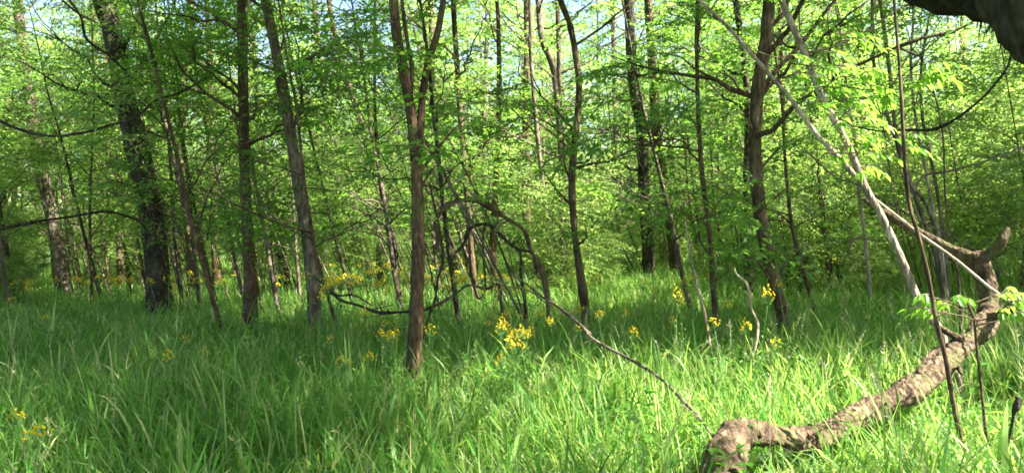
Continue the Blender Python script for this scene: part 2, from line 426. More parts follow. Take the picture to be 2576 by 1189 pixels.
EXTRA = {1: [(420, 570, 40, 25, 4), (350, 60, 90, 60, 12)], 2: [(470, 90, 70, 60, 14), (540, 180, 60, 50, 12), (440, 300, 70, 50, 12), (500, 420, 60, 40, 9)],
         4: [(590, 130, 60, 70, 12), (640, 520, 60, 40, 10), (560, 340, 70, 50, 12), (640, 620, 40, 30, 6)], 5: [(700, 60, 60, 50, 10), (820, 250, 70, 60, 12), (790, 420, 60, 40, 8)],
         7: [(900, 110, 90, 70, 16), (960, 60, 70, 50, 12), (930, 500, 60, 40, 8)], 8: [(950, 130, 80, 60, 12), (1110, 400, 60, 50, 10), (1000, 40, 60, 40, 8), (1180, 290, 80, 50, 12)],
         9: [(1300, 270, 90, 60, 16), (1360, 420, 80, 60, 14), (1470, 560, 50, 40, 8), (1500, 330, 60, 50, 10), (1430, 380, 40, 60, 8)], 10: [(1250, 200, 90, 70, 14), (1330, 560, 70, 40, 9)],
         11: [(1560, 330, 70, 60, 12), (1540, 170, 60, 60, 9)], 13: [(1740, 560, 50, 50, 9), (1800, 640, 50, 40, 8), (1720, 240, 70, 60, 12), (1830, 480, 60, 40, 8)],
         14: [(1860, 260, 60, 60, 9), (1980, 470, 70, 60, 10), (1990, 620, 60, 40, 9), (1870, 610, 50, 40, 8), (2030, 330, 60, 60, 10)], 15: [(1810, 330, 60, 60, 9), (1840, 160, 60, 60, 9)],
         12: [(1730, 300, 50, 60, 8), (1740, 130, 60, 60, 10)], 18: [(2200, 420, 60, 60, 12), (2140, 560, 60, 40, 10)]}

def hero(label, px, w0, w1, bark, H, n_limb, zmin=2.0, reach=2.2, sp_per=8, forks=(), canopy=False, seed=0, d=None, dtop=0.0, leaf=LEAF, cat='tree', name='tree', flare=1.5, sscale=0.85, group=None, h=0.35, rough=0.10, top=True):
    rng = np.random.default_rng(seed + 100)
    x0, y0 = px[0]
    D = d if d else depth_at(x0, y0, h)
    ys_ = [p[1] for p in px]
    pts = [P(x, y, D + dtop * (y0 - y) / 600.0) for x, y in px]
    b = pts[0].copy(); b[2] = float(ground(b[0], b[1])) - 0.15
    b[:2] = pts[0][:2] - (pts[1] - pts[0])[:2] / max((pts[1] - pts[0])[2], 0.1) * (pts[0][2] - b[2]) * 0.5
    pts = [b] + pts
    n_limb = int(n_limb * 0.95); zmin = zmin * 0.9
    full = extend(pts, H, rng) if H > pts[-1][2] else np.array(pts)
    path = catmull(full, max(24, len(full) * 4))
    S = np.concatenate([[0], np.cumsum(np.linalg.norm(np.diff(path, axis=0), axis=1))])
    seg = np.linalg.norm(np.diff(np.array(pts), axis=0), axis=1).sum()
    ra, rb = w0 / FPX * D / 2, w1 / FPX * D / 2
    rad = np.where(S < seg, ra + (rb - ra) * S / seg, rb + (0.012 - rb) * np.clip((S - seg) / max(S[-1] - seg, 0.01), 0, 1) ** 0.9)
    rad = rad * (1 + (flare - 1) * np.exp(-S / (0.35 + ra)))
    origin = np.array([b[0], b[1], float(ground(b[0], b[1]))])
    th = thing(name, origin); tag(th, label, cat, group)
    tr, cr = MB(), MB()
    tr.tube(path, rad, 14 if ra > 0.04 else 8, rng, rough)
    for fpx, fw0, fw1, fH, fl in forks:
        fp = [P(x, y, D + dtop * (y0 - y) / 600.0) for x, y in fpx]
        # start the fork inside the trunk
        f_full = extend(fp, fH, rng)
        fpath = catmull(f_full, max(16, len(f_full) * 4))
        frad = np.concatenate([np.linspace(fw0, fw1, len(fpath) // 2) / FPX * D / 2, np.linspace(fw1 / FPX * D / 2, 0.01, len(fpath) - len(fpath) // 2)])
        tr.tube(fpath, frad, 10, rng, rough * 0.8)
        if fl: grow(fpath, frad, rng, tr, cr, fl, max(zmin, fpath[0][2]), reach * 0.8, sp_per, sscale=sscale)
    if n_limb: grow(path, rad, rng, tr, cr, n_limb, zmin, reach, sp_per, sscale=sscale, top=top)
    for ex, ey, rx, ry, en in EXTRA.get(seed, []):
        c0 = P(ex, ey, D + rng.normal(0, 0.4)); pz = max(c0[2] - abs(c0[0] - origin[0]) * 0.5 - 0.3, 0.8)
        t0_ = np.array([np.interp(pz, path[:, 2], path[:, j]) for j in range(3)])
        bc = catmull([t0_, (t0_ + c0) / 2 + rng.normal(0, 0.08, 3), c0], 8); tr.tube(bc, np.linspace(min(0.02, ra * 0.4), 0.004, 8), 5)
        cs = np.array([P(ex + rng.normal(0, rx * 0.7), ey + rng.normal(0, ry * 0.7), D + rng.normal(0, 0.5)) for _ in range(en)])
        kk = ~shade_gap(cs, rng); nk = int(kk.sum())
        put_sprays(cr, SPRAYS, cs[kk], rng.uniform(0, 6.28, nk), rng.normal(0, 0.25, nk), rng.uniform(0.6, 1.1, nk), rng)
    if ra > 0.03:
        ns = 10; zz = rng.uniform(1.4, 5.0, ns); a_ = rng.uniform(0, 6.28, ns)
        pp_ = np.stack([np.interp(zz, path[:, 2], path[:, j]) for j in range(3)], 1); rr_ = np.interp(zz, path[:, 2], rad)
        pp_[:, 0] += np.cos(a_) * rr_; pp_[:, 1] += np.sin(a_) * rr_
        kk = ~shade_gap(pp_, rng)
        put_sprays(cr, SPRAYS, pp_[kk], a_[kk], rng.uniform(-0.2, 0.9, ns)[kk], rng.uniform(0.3, 0.7, ns)[kk], rng)
    tr.build('trunk', BARKS[bark], th, origin)
    if canopy: CANOPY.append([origin[0] + 0, origin[1], cr, th, origin, leaf])
    elif cr.n: cr.build('crown', [leaf, TWIG], th, origin)
    return th

hero('big dark leaning trunk at the left, the thickest in the grass', [(403, 762), (398, 690), (383, 560), (362, 450), (340, 350), (315, 250), (290, 110), (258, 0)], 66, 48, 'dark', 15, 34, 2.6, 3.0, 9, canopy=True, seed=1, flare=1.35, dtop=0.6)
hero('slim dark trunk just right of the thickest leaning trunk', [(483, 722), (480, 640), (463, 480), (455, 380), (462, 200), (475, 60), (480, 0)], 24, 20, 'brown', 12, 24, 2.0, 2.3, seed=2)
hero('pale lichened trunk leaning left near the left edge, above a dark foot', [(160, 728), (150, 640), (126, 520), (100, 415), (82, 290), (66, 180), (50, 60), (44, 0)], 34, 24, 'grey', 13, 26, 3.0, 2.6, canopy=True, seed=3)
hero('straight brown trunk standing between the thickest trunk and the pale curved one', [(629, 798), (630, 700), (622, 560), (614, 400), (612, 230), (608, 0)], 34, 24, 'brown', 13, 26, 2.2, 2.2, canopy=True, seed=4)
hero('grey brown trunk curving up to the left beside a low bare branch', [(792, 800), (786, 700), (772, 590), (752, 480), (738, 380), (716, 250), (692, 120), (668, 0)], 34, 26, 'grey', 13, 22, 2.4, 2.2, canopy=True, seed=5)
hero('dark crooked trunk just left of the grey brown curving trunk', [(716, 700), (706, 620), (686, 530), (664, 410), (650, 290), (640, 150), (622, 0)], 24, 15, 'dark', 10, 18, 2.0, 2.0, seed=6)
hero('slim dark tree leaning left between the grey curving trunk and the red brown fork', [(955, 690), (955, 560), (938, 430), (912, 330), (885, 240), (850, 120), (826, 0)], 18, 12, 'brown', 9, 16, 2.2, 1.9, seed=7)
hero('reddish brown trunk forking into two stems, nearest standing tree at the middle', [(1043, 925), (1046, 800), (1052, 650), (1050, 500), (1046, 390), (1036, 300), (1018, 190), (1000, 100), (990, 0)], 38, 24, 'red', 11, 14, 3.6, 1.6, 7,
     forks=[([(1048, 430), (1056, 350), (1062, 250), (1076, 160), (1100, 85), (1115, 0)], 22, 13, 9, 8), ([(1030, 260), (1036, 180), (1022, 90), (1010, 0)], 12, 8, 7, 4)], canopy=True, seed=8, flare=1.45)
hero('dark wavy trunk right of the arching vine', [(1474, 802), (1462, 700), (1446, 590), (1438, 460), (1448, 340), (1457, 227), (1449, 150), (1434, 66), (1409, 0)], 21, 15, 'brown', 10, 20, 2.2, 2.0, seed=9, rough=0.14)
hero('grey trunk bending left behind the dark wavy trunk', [(1420, 690), (1415, 560), (1412, 400), (1394, 187), (1363, 101), (1353, 0)], 18, 15, 'grey', 12, 18, 3.0, 2.4, seed=10, forks=[([(1408, 300), (1406, 150), (1402, 0)], 14, 11, 10, 6)])
hero('straight slim trunk with peeling grey bark between the dark wavy trunk and the sunlit stub', [(1630, 680), (1630, 600), (1621, 505), (1616, 354), (1600, 250), (1591, 200), (1581, 0)], 30, 24, 'dark', 13, 22, 2.6, 2.4, canopy=True, seed=11)
hero('trunk with a sunlit right flank in front of the far meadow', [(1700, 668), (1690, 590), (1670, 455), (1650, 330), (1640, 180), (1630, 0)], 28, 20, 'brown', 11, 16, 2.6, 2.0, seed=12)
hero('thin upright dark tree left of the thick pair of stems', [(1800, 812), (1792, 690), (1782, 556), (1767, 455), (1757, 303), (1752, 126), (1755, 0)], 15, 10, 'brown', 8, 14, 2.0, 1.7, seed=13)
hero('thick rough tree leaning left over the shaded grass right of the middle', [(1973, 828), (1966, 780), (1942, 690), (1919, 588), (1904, 470), (1898, 370), (1906, 220), (1926, 100), (1934, 0)], 30, 30, 'brown', 14, 26, 2.4, 2.6, canopy=True, seed=14, flare=1.25)
hero('straight dark stem close behind the thick rough leaning tree', [(1884, 728), (1882, 600), (1878, 450), (1882, 340), (1876, 200), (1850, 0)], 22, 15, 'dark', 11, 18, 2.2, 2.0, seed=15)
# leaning forked pale tree at the right, with its second stem
T12 = hero('pale smooth tree leaning far left with a long second stem, growing beside the fallen log', [(2366, 838), (2343, 805), (2308, 750), (2272, 664), (2241, 595), (2212, 535), (2181, 480), (2161, 434), (2121, 343), (2070, 252), (2030, 152), (2000, 81), (1964, 0)], 22, 17, 'pale', 8.5, 9, 3.3, 1.7, 6,
     forks=[([(2186, 488), (2151, 444), (2111, 399), (2045, 328), (1990, 252), (1934, 187), (1894, 141), (1828, 66), (1757, 0)], 15, 11, 6.5, 7)], seed=16, d=6.2, dtop=0.5, flare=1.3, rough=0.05, h=0.5)
hero('thin dark pole rising from the front grass across the fallen log', [(2421, 1134), (2398, 1017), (2378, 901), (2353, 800), (2333, 689), (2308, 588), (2285, 505), (2272, 354), (2264, 202), (2252, 50), (2248, 0)], 14, 7, 'brown', 5.0, 3, 3.2, 0.9, 4, seed=17, d=4.4, flare=1.1, rough=0.05, name='sapling', cat='sapling')
hero('grey far trunk seen between the leaning pale tree and the clump of poles', [(2200, 640), (2196, 480), (2187, 303), (2171, 177), (2156, 0)], 22, 20, 'grey', 14, 22, 3.5, 2.6, seed=18, d=19)
for i, (px, w0, w1, lb) in enumerate([
    ([(2362, 640), (2349, 566), (2324, 505), (2284, 454), (2253, 353), (2219, 252), (2196, 151), (2193, 0)], 11, 8, 'leftmost slender stem of the clump of poles at the right'),
    ([(2352, 640), (2310, 520), (2272, 404), (2252, 328), (2242, 227), (2227, 101), (2212, 0)], 12, 9, 'second slender stem of the clump of poles, bowed to the left'),
    ([(2370, 650), (2345, 520), (2318, 380), (2300, 280), (2290, 160), (2296, 60), (2300, 0)], 9, 6, 'pale thin stem near the middle of the clump of poles'),
    ([(2378, 650), (2366, 540), (2345, 420), (2320, 300), (2316, 180), (2330, 80), (2345, 0)], 10, 6, 'slender stem of the clump of poles that tips to the right at its top'),
    ([(2176, 600), (2160, 480), (2150, 360), (2128, 220), (2116, 101), (2101, 0)], 10, 8, 'thin grey stem just right of the leaning pale tree')]):
    hero(lb, px, w0, w1, 'pale' if i in (2, 4) else 'grey', 8, 12, 2.6, 1.4, 6, seed=30 + i, d=9.5 + i * 0.5, flare=1.1, rough=0.05, name='sapling', cat='sapling', sscale=0.75)
for i, (px, w0, w1, bk, lb) in enumerate([
    ([(28, 700), (20, 600), (8, 520), (-10, 420), (-40, 250)], 24, 18, 'dark', 'dark trunk cut by the left edge of the view'),
    ([(60, 702), (45, 640), (30, 560), (40, 420), (20, 260), (0, 220)], 16, 11, 'brown', 'crooked dark trunk left of the pale lichened one'),
    ([(142, 690), (125, 600), (100, 540), (60, 420), (20, 330), (-20, 220)], 12, 9, 'grey', 'thin trunk crossing behind the pale lichened one'),
    ([(262, 694), (262, 600), (255, 500), (242, 380), (240, 200), (236, 0)], 18, 15, 'grey', 'far grey trunk between the pale lichened and the thickest trunk'),
    ([(342, 690), (325, 560), (300, 470), (290, 380), (270, 180)], 13, 9, 'brown', 'thin trunk close left of the thickest trunk'),
    ([(545, 700), (540, 600), (538, 500), (530, 380), (528, 200), (520, 0)], 18, 13, 'red', 'warm brown trunk with a sunlit foot in front of the far clearing'),
    ([(815, 650), (820, 520), (828, 400), (820, 280), (800, 120), (790, 0)], 18, 15, 'grey', 'far grey trunk right behind the grey brown curving trunk'),
    ([(1002, 750), (996, 640), (978, 560), (958, 480), (950, 380)], 12, 9, 'dark', 'slim dark stem close left of the red brown fork'),
    ([(1196, 745), (1186, 650), (1180, 560), (1172, 470), (1160, 330), (1150, 180), (1140, 0)], 15, 13, 'brown', 'dark trunk standing inside the arch of the vine'),
    ([(1242, 700), (1240, 600), (1244, 500), (1250, 400), (1255, 260)], 20, 14, 'red', 'red brown trunk with a bright foot among yellow flowers'),
    ([(1144, 700), (1140, 640), (1110, 520), (1100, 380), (1090, 200), (1082, 0)], 14, 14, 'grey', 'far grey trunk right of the red brown fork'),
    ([(1380, 712), (1376, 600), (1366, 480), (1350, 330), (1335, 150)], 13, 10, 'grey', 'thin straight trunk behind the right end of the vine arch'),
    ([(2036, 690), (2030, 600), (1990, 440), (1975, 300), (1965, 120), (1960, 0)], 14, 12, 'brown', 'slim trunk right of the thick rough leaning tree'),
    ([(1560, 620), (1555, 500), (1548, 350), (1545, 200), (1540, 0)], 14, 12, 'grey', 'far grey trunk left of the peeling grey one'),
    ([(1838, 600), (1832, 440), (1826, 330), (1824, 200), (1820, 0)], 13, 12, 'pale', 'far whitish trunk left of the thick rough tree'),
    ([(2448, 560), (2440, 440), (2440, 330), (2430, 200), (2420, 40)], 14, 11, 'dark', 'far dark trunk at the right below the hanging vine'),
    ]):
    hero(lb, px, w0, w1, bk, 11, 18, 2.4, 2.2, 8, seed=50 + i, d=(None if px[0][1] > 660 else 24.0 + i * 0.4), leaf=(LEAF if i % 3 else LEAF_FAR), h=0.3, flare=1.2)

# the trunk that leans in over the camera at the top right
rng = np.random.default_rng(5)
cp = np.array([P(1850, -250, 3.3), P(2080, -160, 2.8), P(2290, -105, 2.45), P(2440, -85, 2.2), P(2610, -25, 2.0), P(2770, 130, 1.9), P(3000, 420, 1.95), P(3130, 700, 2.1), P(3200, 1000, 2.3), P(3240, 1400, 2.5)])
org = cp[-1].copy(); org[2] = float(ground(org[0], org[1]))
cpath = catmull(cp, 70)
wid = np.interp(np.linspace(0, 1, 70), [0, 0.2, 0.45, 0.7, 1], [0.10, 0.12, 0.135, 0.16, 0.2])
near = thing('tree', org); tag(near, 'backlit dark mossy trunk arching in close overhead across the top right corner', 'tree')
mb = MB(); mb.tube(cpath, wid, 20, rng, 0.10)
for k in range(420):                                   # tufts of moss and rootlets under the bark
    i = rng.integers(14, 62); a = rng.uniform(0, 6.28)
    tdir = unit(cpath[i + 1] - cpath[i]); uu = unit(np.cross(tdir, [0, 1, 0])); ww = np.cross(tdir, uu)
    nrm_ = uu * math.cos(a) + ww * math.sin(a); p0 = cpath[i] + nrm_ * wid[i] * 0.97 + tdir * rng.uniform(-.03, .03)
    L = rng.uniform(0.01, 0.035)
    mb.tube(np.array([p0, p0 + nrm_ * L * 0.6 + [0, 0, -L * 0.3], p0 + nrm_ * L * 0.8 + [0, 0, -L]]), [0.003, 0.002, 0.0006], 3)
mb.build('trunk', BARK_BACKLIT, near, org)
cr = MB(); CANOPY.append([org[0] + 1.5, org[1] - 1.0, cr, near, org, LEAF])

# unseen tall trees, added outside the frame so their canopy shades the clearing
for i, (x, y) in enumerate([(9.5, 6.2), (13.0, 9.5), (6.5, -3.5), (15.0, -1.5), (17.0, 3.5), (10.5, 13.0), (18.0, 12.0), (-4.5, -2.0), (1.5, -4.0)]):
    rng = np.random.default_rng(300 + i)
    o = np.array([x, y, float(ground(x, y))])
    th = thing('tree', o); tag(th, 'tall canopy tree added outside the view to shade the clearing', 'tree', 'unseen canopy trees added around the clearing')
    path = extend([o + [0, 0, -.2], o + [0.05, 0, 1.5]], 13, rng); path = catmull(path, 50)
    rad = np.linspace(0.2, 0.02, 50); tr = MB(); cr = MB(); tr.tube(path, rad, 12, rng, 0.1)
    grow(path, rad, rng, tr, cr, 20, 6.0, 3.2, 4, lib=SPRAYS_BIG)
    tr.build('trunk', BARK_BROWN, th, o)
    CANOPY.append([x, y, cr, th, o, LEAF])

# canopy sprays, spread over the crowns so that the light falls in the patches of the clearing
rng = np.random.default_rng(77)
N = 24000
gx = rng.uniform(-16, 17, N); gy = rng.uniform(2.5, 24, N); zc = rng.uniform(6.5, 12.5, N)
gp = np.stack([gx, gy, ground(gx, gy) + 0.35], 1)
vx, vy = view_of(gp)
op = sunny(vx, vy) + 0.02
clump = 0.5 + 0.5 * np.sin(gx * 1.9 + 2 * np.sin(gy * 1.3)) * np.sin(gy * 1.7 + 1.5 * np.sin(gx * 1.1))
keep = rng.uniform(0, 1, N) > np.clip(op + (clump - 0.5) * 0.35 * (op > 0.05), 0.01, 1.0)
k_ = zc[:, None] - gp[:, 2:3]
cpos = gp + SUND[None, :] * (k_ / SUND[2])
cvx, cvy = view_of(cpos)
front = (cpos[:, 1] > 3) & (cvy > -20) & (cvx > -100) & (cvx < 2700)       # keep the open sky above the far trees
keep &= ~front
keep &= rng.uniform(0, 1, N) > np.clip((gy - 13) / 5, 0, 1) * 0.55
cpos = cpos[keep]; cpos = cpos[~shade_gap(cpos, rng) | (rng.uniform(0, 1, len(cpos)) < 0.02)]
tx = np.array([[c[0], c[1]] for c in CANOPY])
own = np.argmin(((cpos[:, None, :2] - tx[None]) ** 2).sum(-1), 1)
for i, (x, y, cr, th, o, leaf) in enumerate(CANOPY):
    s = own == i; n = int(s.sum())
    put_sprays(cr, SPRAYS_BIG, cpos[s], rng.uniform(0, 6.28, n), rng.normal(0, 0.25, n), rng.uniform(0.7, 1.15, n), rng)
    cr.build('crown', [leaf, TWIG], th, o)
print('canopy sprays', keep.sum())

# ------------------------------------------------------------------ hero leaf sprays on the leaning tree and the young ash
def big_leaf(mb, base, d, n, L, wd, mi=0):
    """a pointed, creased, drooping leaf of 2 x 4 quads"""
    d = unit(d); s = unit(np.cross(n, d)); n = np.cross(d, s)
    ts = np.array([0, 0.18, 0.42, 0.7, 1.0]); wv = np.array([0.04, 0.75, 1.0, 0.6, 0.02]) * wd * 0.5
    c = base + d * (ts * L)[:, None] - np.array([0, 0, 1]) * (ts ** 2 * L * 0.35)[:, None]
    l = c + s * wv[:, None] + n * wv[:, None] * 0.35; r = c - s * wv[:, None] + n * wv[:, None] * 0.35
    v = np.vstack([c, l, r]); f = []
    for i in range(4): f += [[i, i + 1, 6 + i, 5 + i], [i + 1, i, 10 + i, 11 + i]]
    mb.add(v, f, mi)

def ash_spray(mb, p0, az, L, rng, leaf=0.11, n=9, droop=0.5, mi=0, tmi=1, wide=0.42):
    ts = np.linspace(0, 1, 7)
    c = p0 + np.array([math.cos(az), math.sin(az), 0.0]) * (ts * L)[:, None] + np.array([0, 0, 1]) * ((0.3 * ts - droop * ts ** 2) * L)[:, None]
    mb.tube(c, np.linspace(0.004, 0.0015, 7), 4, mi=tmi)
    for k in range(n):
        f = 0.2 + 0.8 * k / (n - 1); q = np.array([np.interp(f, ts, c[:, j]) for j in range(3)])
        a = az + (0 if k == n - 1 else (1 if k % 2 else -1) * rng.uniform(0.5, 1.1))
        big_leaf(mb, q, np.array([math.cos(a), math.sin(a), rng.uniform(-1.1, -0.1)]), np.array([rng.normal(0, .3), rng.normal(0, .3), 1.0]), leaf * rng.uniform(0.7, 1.2), leaf * wide, mi)

rng = np.random.default_rng(9)
mb = MB()
for (x, y, d, n) in [(2135, 150, 5.2, 3), (2170, 210, 5.1, 5), (2225, 240, 5.0, 6), (2120, 235, 5.3, 5), (2060, 200, 5.6, 4), (2300, 215, 4.9, 4), (2350, 205, 4.8, 4), (2190, 400, 5.2, 5), (2150, 390, 5.4, 3), (2010, 160, 5.8, 3), (2260, 385, 5.2, 3), (2095, 180, 5.4, 4), (1940, 20, 6, 4), (2200, 290, 5.3, 4)]:
    c = P(x - 25, y - 15, d)
    br = catmull([P(x - 110, y - 5 + rng.uniform(-40, 40), d + 0.3), P(x - 60, y - 15, d + 0.1), c], 8)
    mb.tube(br, np.linspace(0.006, 0.003, 8), 4, mi=1)
    for _ in range(n): ash_spray(mb, c + rng.normal(0, 0.06, 3), rng.uniform(-2.2, 0.9), rng.uniform(0.12, 0.3), rng, leaf=0.07, n=8)
mb.build('leaf_sprays', [LEAF_YOUNG, TWIG], T12, T12.location)

rng = np.random.default_rng(14)
def young_ash(label, px, d, w0, w1, sprays, leaf):
    pts = [P(x, y, d) for x, y in px]; b = pts[0].copy(); b[2] = float(ground(b[0], b[1]))
    th = thing('sapling', b); tag(th, label, 'sapling')
    s = MB(); pp = catmull([b - [0, 0, 0.1]] + pts, 24); s.tube(pp, np.linspace(w0, w1, 24) / FPX * d / 2, 7, rng, 0.05)
    c = MB()
    for f, az, L in sprays:
        i = int(f * 23); q = pp[i]
        br = limb_curve(q, az, 0.35, L, rng, 6); s.tube(br, np.linspace(0.005, 0.002, 6), 4)
        for k in (3, 4, 5):
            ash_spray(c, br[k], az + rng.normal(0, 0.8), L * 0.5, rng, leaf=leaf, n=7, droop=0.3)
    s.build('stem', BARK_BROWN, th, b); c.build('leaves', [LEAF_YOUNG, TWIG], th, b)
young_ash('small leafy sapling with broad green leaves in front of the upright end of the log', [(2484, 1144), (2468, 980), (2456, 870), (2448, 800), (2425, 745)], 4.6, 10, 5, [(0.9, 3.1, 0.25), (0.95, 0.2, 0.3), (0.75, 0.0, 0.35), (0.8, 3.4, 0.3), (0.85, 2.4, 0.2), (0.97, 4.0, 0.2), (0.8, 5.0, 0.25), (0.7, 0.5, 0.4)], 0.06)
young_ash('thin bare sapling behind the forked end of the log', [(2412, 720), (2400, 650), (2388, 588), (2376, 480), (2370, 330), (2340, 200)], 8.0, 7, 4, [(0.9, 1.0, 0.3), (0.97, 3.0, 0.3)], 0.07)

# ------------------------------------------------------------------ vines, branches, log
def pxtube(mb, pts, sides=8, rng=None, rough=0.06, n=None):
    """pts: (x, y, depth, width px)"""
    pts = np.array(pts, float)
    c = np.array([P(a, b, d) for a, b, d, w in pts]); r = pts[:, 3] * np.where(pts[:, 3] < 12, 1.05, 1.0) * pts[:, 2] / FPX / 2
    n = n or max(12, len(pts) * 5)
    pp = catmull(np.hstack([c, r[:, None]]), n)
    mb.tube(pp[:, :3], np.maximum(pp[:, 3], 0.0012), sides, rng, rough)
    return pp

def onemesh(name, label, cat, paths, mat, seed, rough=0.08, sides=8, twigs=0, group=None):
    rng = np.random.default_rng(seed); mb = MB(); org = None
    for p in paths:
        p = [(a + rng.normal(0, 3.5), b + rng.normal(0, 3.5), d, w * rng.uniform(0.8, 1.2)) for a, b, d, w in p]
        pp = pxtube(mb, p, sides, rng, rough)
        if org is None: org = pp[0, :3].copy()
        for _ in range(twigs):
            i = rng.integers(2, len(pp) - 1)
            c = limb_curve(pp[i, :3], rng.uniform(0, 6.28), rng.uniform(-0.3, 1.1), rng.uniform(0.1, 0.4), rng, 6)
            mb.tube(c, np.linspace(max(pp[i, 3] * 0.4, 0.002), 0.001, 6), 4)
    o = mb.build(name, mat, None, org)
    return tag(o, label, cat, group)

onemesh('vine', 'dark rope-like vine sagging across the left of the wood past the thickest trunk', 'vine',
    [[(-60, 270, 9, 7), (0, 298, 9, 7), (30, 316, 9, 7), (76, 333, 9, 7), (141, 343, 9, 6.5), (212, 333, 9, 6.5), (278, 316, 9.2, 6), (343, 290, 9.4, 6), (404, 258, 9.8, 5.5), (455, 232, 10.2, 5), (535, 177, 11, 4), (620, 90, 11.6, 3), (660, 0, 12, 2.5), (690, -80, 12, 2)]], BARK_DARK, 1, twigs=5)
onemesh('branch', 'low dark bare limb reaching in from the left edge to the thickest trunk', 'branch',
    [[(-60, 590, 11, 9), (0, 571, 11, 9), (100, 553, 11.5, 8), (172, 543, 12, 7), (262, 535, 12.3, 7), (313, 540, 12.7, 6), (353, 562, 13, 6), (375, 590, 13.2, 5)]], BARK_DARK, 2, twigs=8, rough=0.14)
onemesh('branch', 'short dark hooked branch hanging in the crown at the upper left', 'branch',
    [[(160, 0, 9, 6), (205, 45, 9, 6), (225, 100, 9.2, 6), (262, 140, 9.6, 5), (320, 185, 10, 3)], [(140, -20, 9, 5), (190, 30, 9, 4), (250, 60, 9.2, 3)]], BARK_DARK, 3, twigs=5, rough=0.12)
onemesh('vine', 'thick brown vine arching over between the red brown fork and the dark wavy trunk', 'vine',
    [[(1098, 640, 8.6, 8), (1100, 600, 8.6, 10), (1098, 560, 8.6, 11), (1111, 528, 8.6, 11), (1141, 506, 8.6, 11), (1182, 510, 8.6, 11), (1237, 526, 8.7, 11), (1273, 546, 8.8, 11), (1313, 586, 8.9, 11), (1338, 625, 9, 11), (1363, 679, 9, 11), (1373, 745, 9, 11), (1376, 800, 9, 11)],
     [(1237, 526, 8.7, 6), (1250, 545, 8.6, 5), (1243, 580, 8.6, 4), (1252, 610, 8.6, 3)]], BARK_BROWN, 4, twigs=9, rough=0.28)
onemesh('vine', 'lower vine looping under the arch and dropping into the grass beside it', 'vine',
    [[(1150, 640, 9.2, 6), (1165, 610, 9.2, 9), (1181, 581, 9.2, 10), (1202, 563, 9.2, 9), (1237, 561, 9.2, 9), (1262, 588, 9.3, 9), (1288, 618, 9.3, 9), (1306, 634, 9.3, 10), (1308, 689, 9.3, 10), (1318, 740, 9.3, 9), (1328, 800, 9.3, 9)],
     [(1306, 634, 9.3, 8), (1330, 636, 9.3, 8), (1348, 660, 9.3, 7), (1352, 700, 9.3, 5)]], BARK_DARK, 5, twigs=6, rough=0.22)
onemesh('vine', 'thin dark creeper stem looping close to the foot of the red brown fork', 'vine',
    [[(1075, 450, 7.2, 5), (1090, 500, 7.2, 6), (1103, 570, 7.2, 7), (1112, 650, 7.2, 7), (1104, 700, 7.2, 6), (1090, 745, 7.1, 6), (1075, 800, 7, 5), (1066, 850, 7, 5)]], BARK_DARK, 6, twigs=3)
onemesh('vine', 'thin U-shaped vine hanging behind the lower vine loop', 'vine',
    [[(1180, 600, 10, 6), (1186, 680, 10, 6), (1197, 735, 10, 6), (1210, 748, 10, 5), (1220, 725, 10, 5), (1214, 660, 10, 5), (1222, 590, 10, 5), (1230, 500, 10, 4)]], BARK_BROWN, 7)
onemesh('branch', 'low bare branch sagging from the grey curving trunk towards the red brown fork', 'branch',
    [[(795, 700, 8.6, 8), (830, 735, 8.3, 8), (858, 750, 8.1, 8), (898, 765, 7.9, 7), (949, 780, 7.7, 7), (1000, 785, 7.5, 6), (1035, 783, 7.3, 5)],
     [(798, 722, 8.6, 6), (820, 728, 8.4, 6), (850, 745, 8.2, 6), (890, 748, 8.0, 4), (930, 770, 7.9, 3)]], BARK_DARK, 8, twigs=7, rough=0.12)
onemesh('branch', 'dark bare branch rising to the right from the red brown fork and bending down', 'branch',
    [[(1060, 782, 7, 7), (1100, 760, 7.2, 7), (1141, 740, 7.4, 7), (1181, 724, 7.6, 6), (1222, 717, 7.8, 6), (1252, 717, 7.8, 6), (1262, 740, 7.8, 5), (1260, 800, 7.8, 5)]], BARK_DARK, 9, twigs=6, rough=0.12)
onemesh('fallen_branch', 'long thin dead branch sloping down right to the end of the log', 'branch',
    [[(1290, 690, 7.6, 3), (1328, 719, 7.4, 5), (1363, 745, 7.2, 6), (1414, 780, 6.9, 6.5), (1464, 820, 6.6, 7), (1495, 851, 6.4, 7), (1565, 891, 6.1, 7), (1616, 921, 5.8, 7), (1666, 962, 5.5, 7), (1717, 1007, 5.2, 7), (1757, 1053, 4.9, 7), (1800, 1105, 4.6, 6)],
     [(1300, 660, 7.5, 2), (1389, 755, 7.1, 4), (1440, 800, 6.8, 5), (1480, 838, 6.5, 5)], [(1200, 700, 8, 2), (1260, 715, 7.8, 3), (1328, 735, 7.5, 3), (1380, 765, 7.2, 3)]], BARK_GREY, 10, twigs=2)
onemesh('vine', 'dark vine hanging in a curve from the top right corner behind the poles', 'vine',
    [[(2560, 40, 7, 4), (2545, 100, 7, 5), (2535, 162, 7.1, 5), (2500, 217, 7.3, 6), (2450, 263, 7.5, 6), (2399, 298, 7.7, 6), (2349, 323, 7.9, 6), (2272, 326, 8.2, 5.5), (2222, 333, 8.5, 5), (2157, 323, 8.8, 4), (2100, 295, 9, 3)]], BARK_DARK, 11, twigs=8)
onemesh('fallen_branch', 'white barkless stick slanting down right across the fork of the log', 'branch',
    [[(2195, 492, 6.6, 5), (2250, 535, 6.4, 6), (2310, 590, 6.2, 7), (2400, 653, 5.9, 7), (2502, 727, 5.6, 7), (2580, 785, 5.3, 7), (2640, 830, 5.1, 6)]], DEADWOOD, 12, rough=0.04)
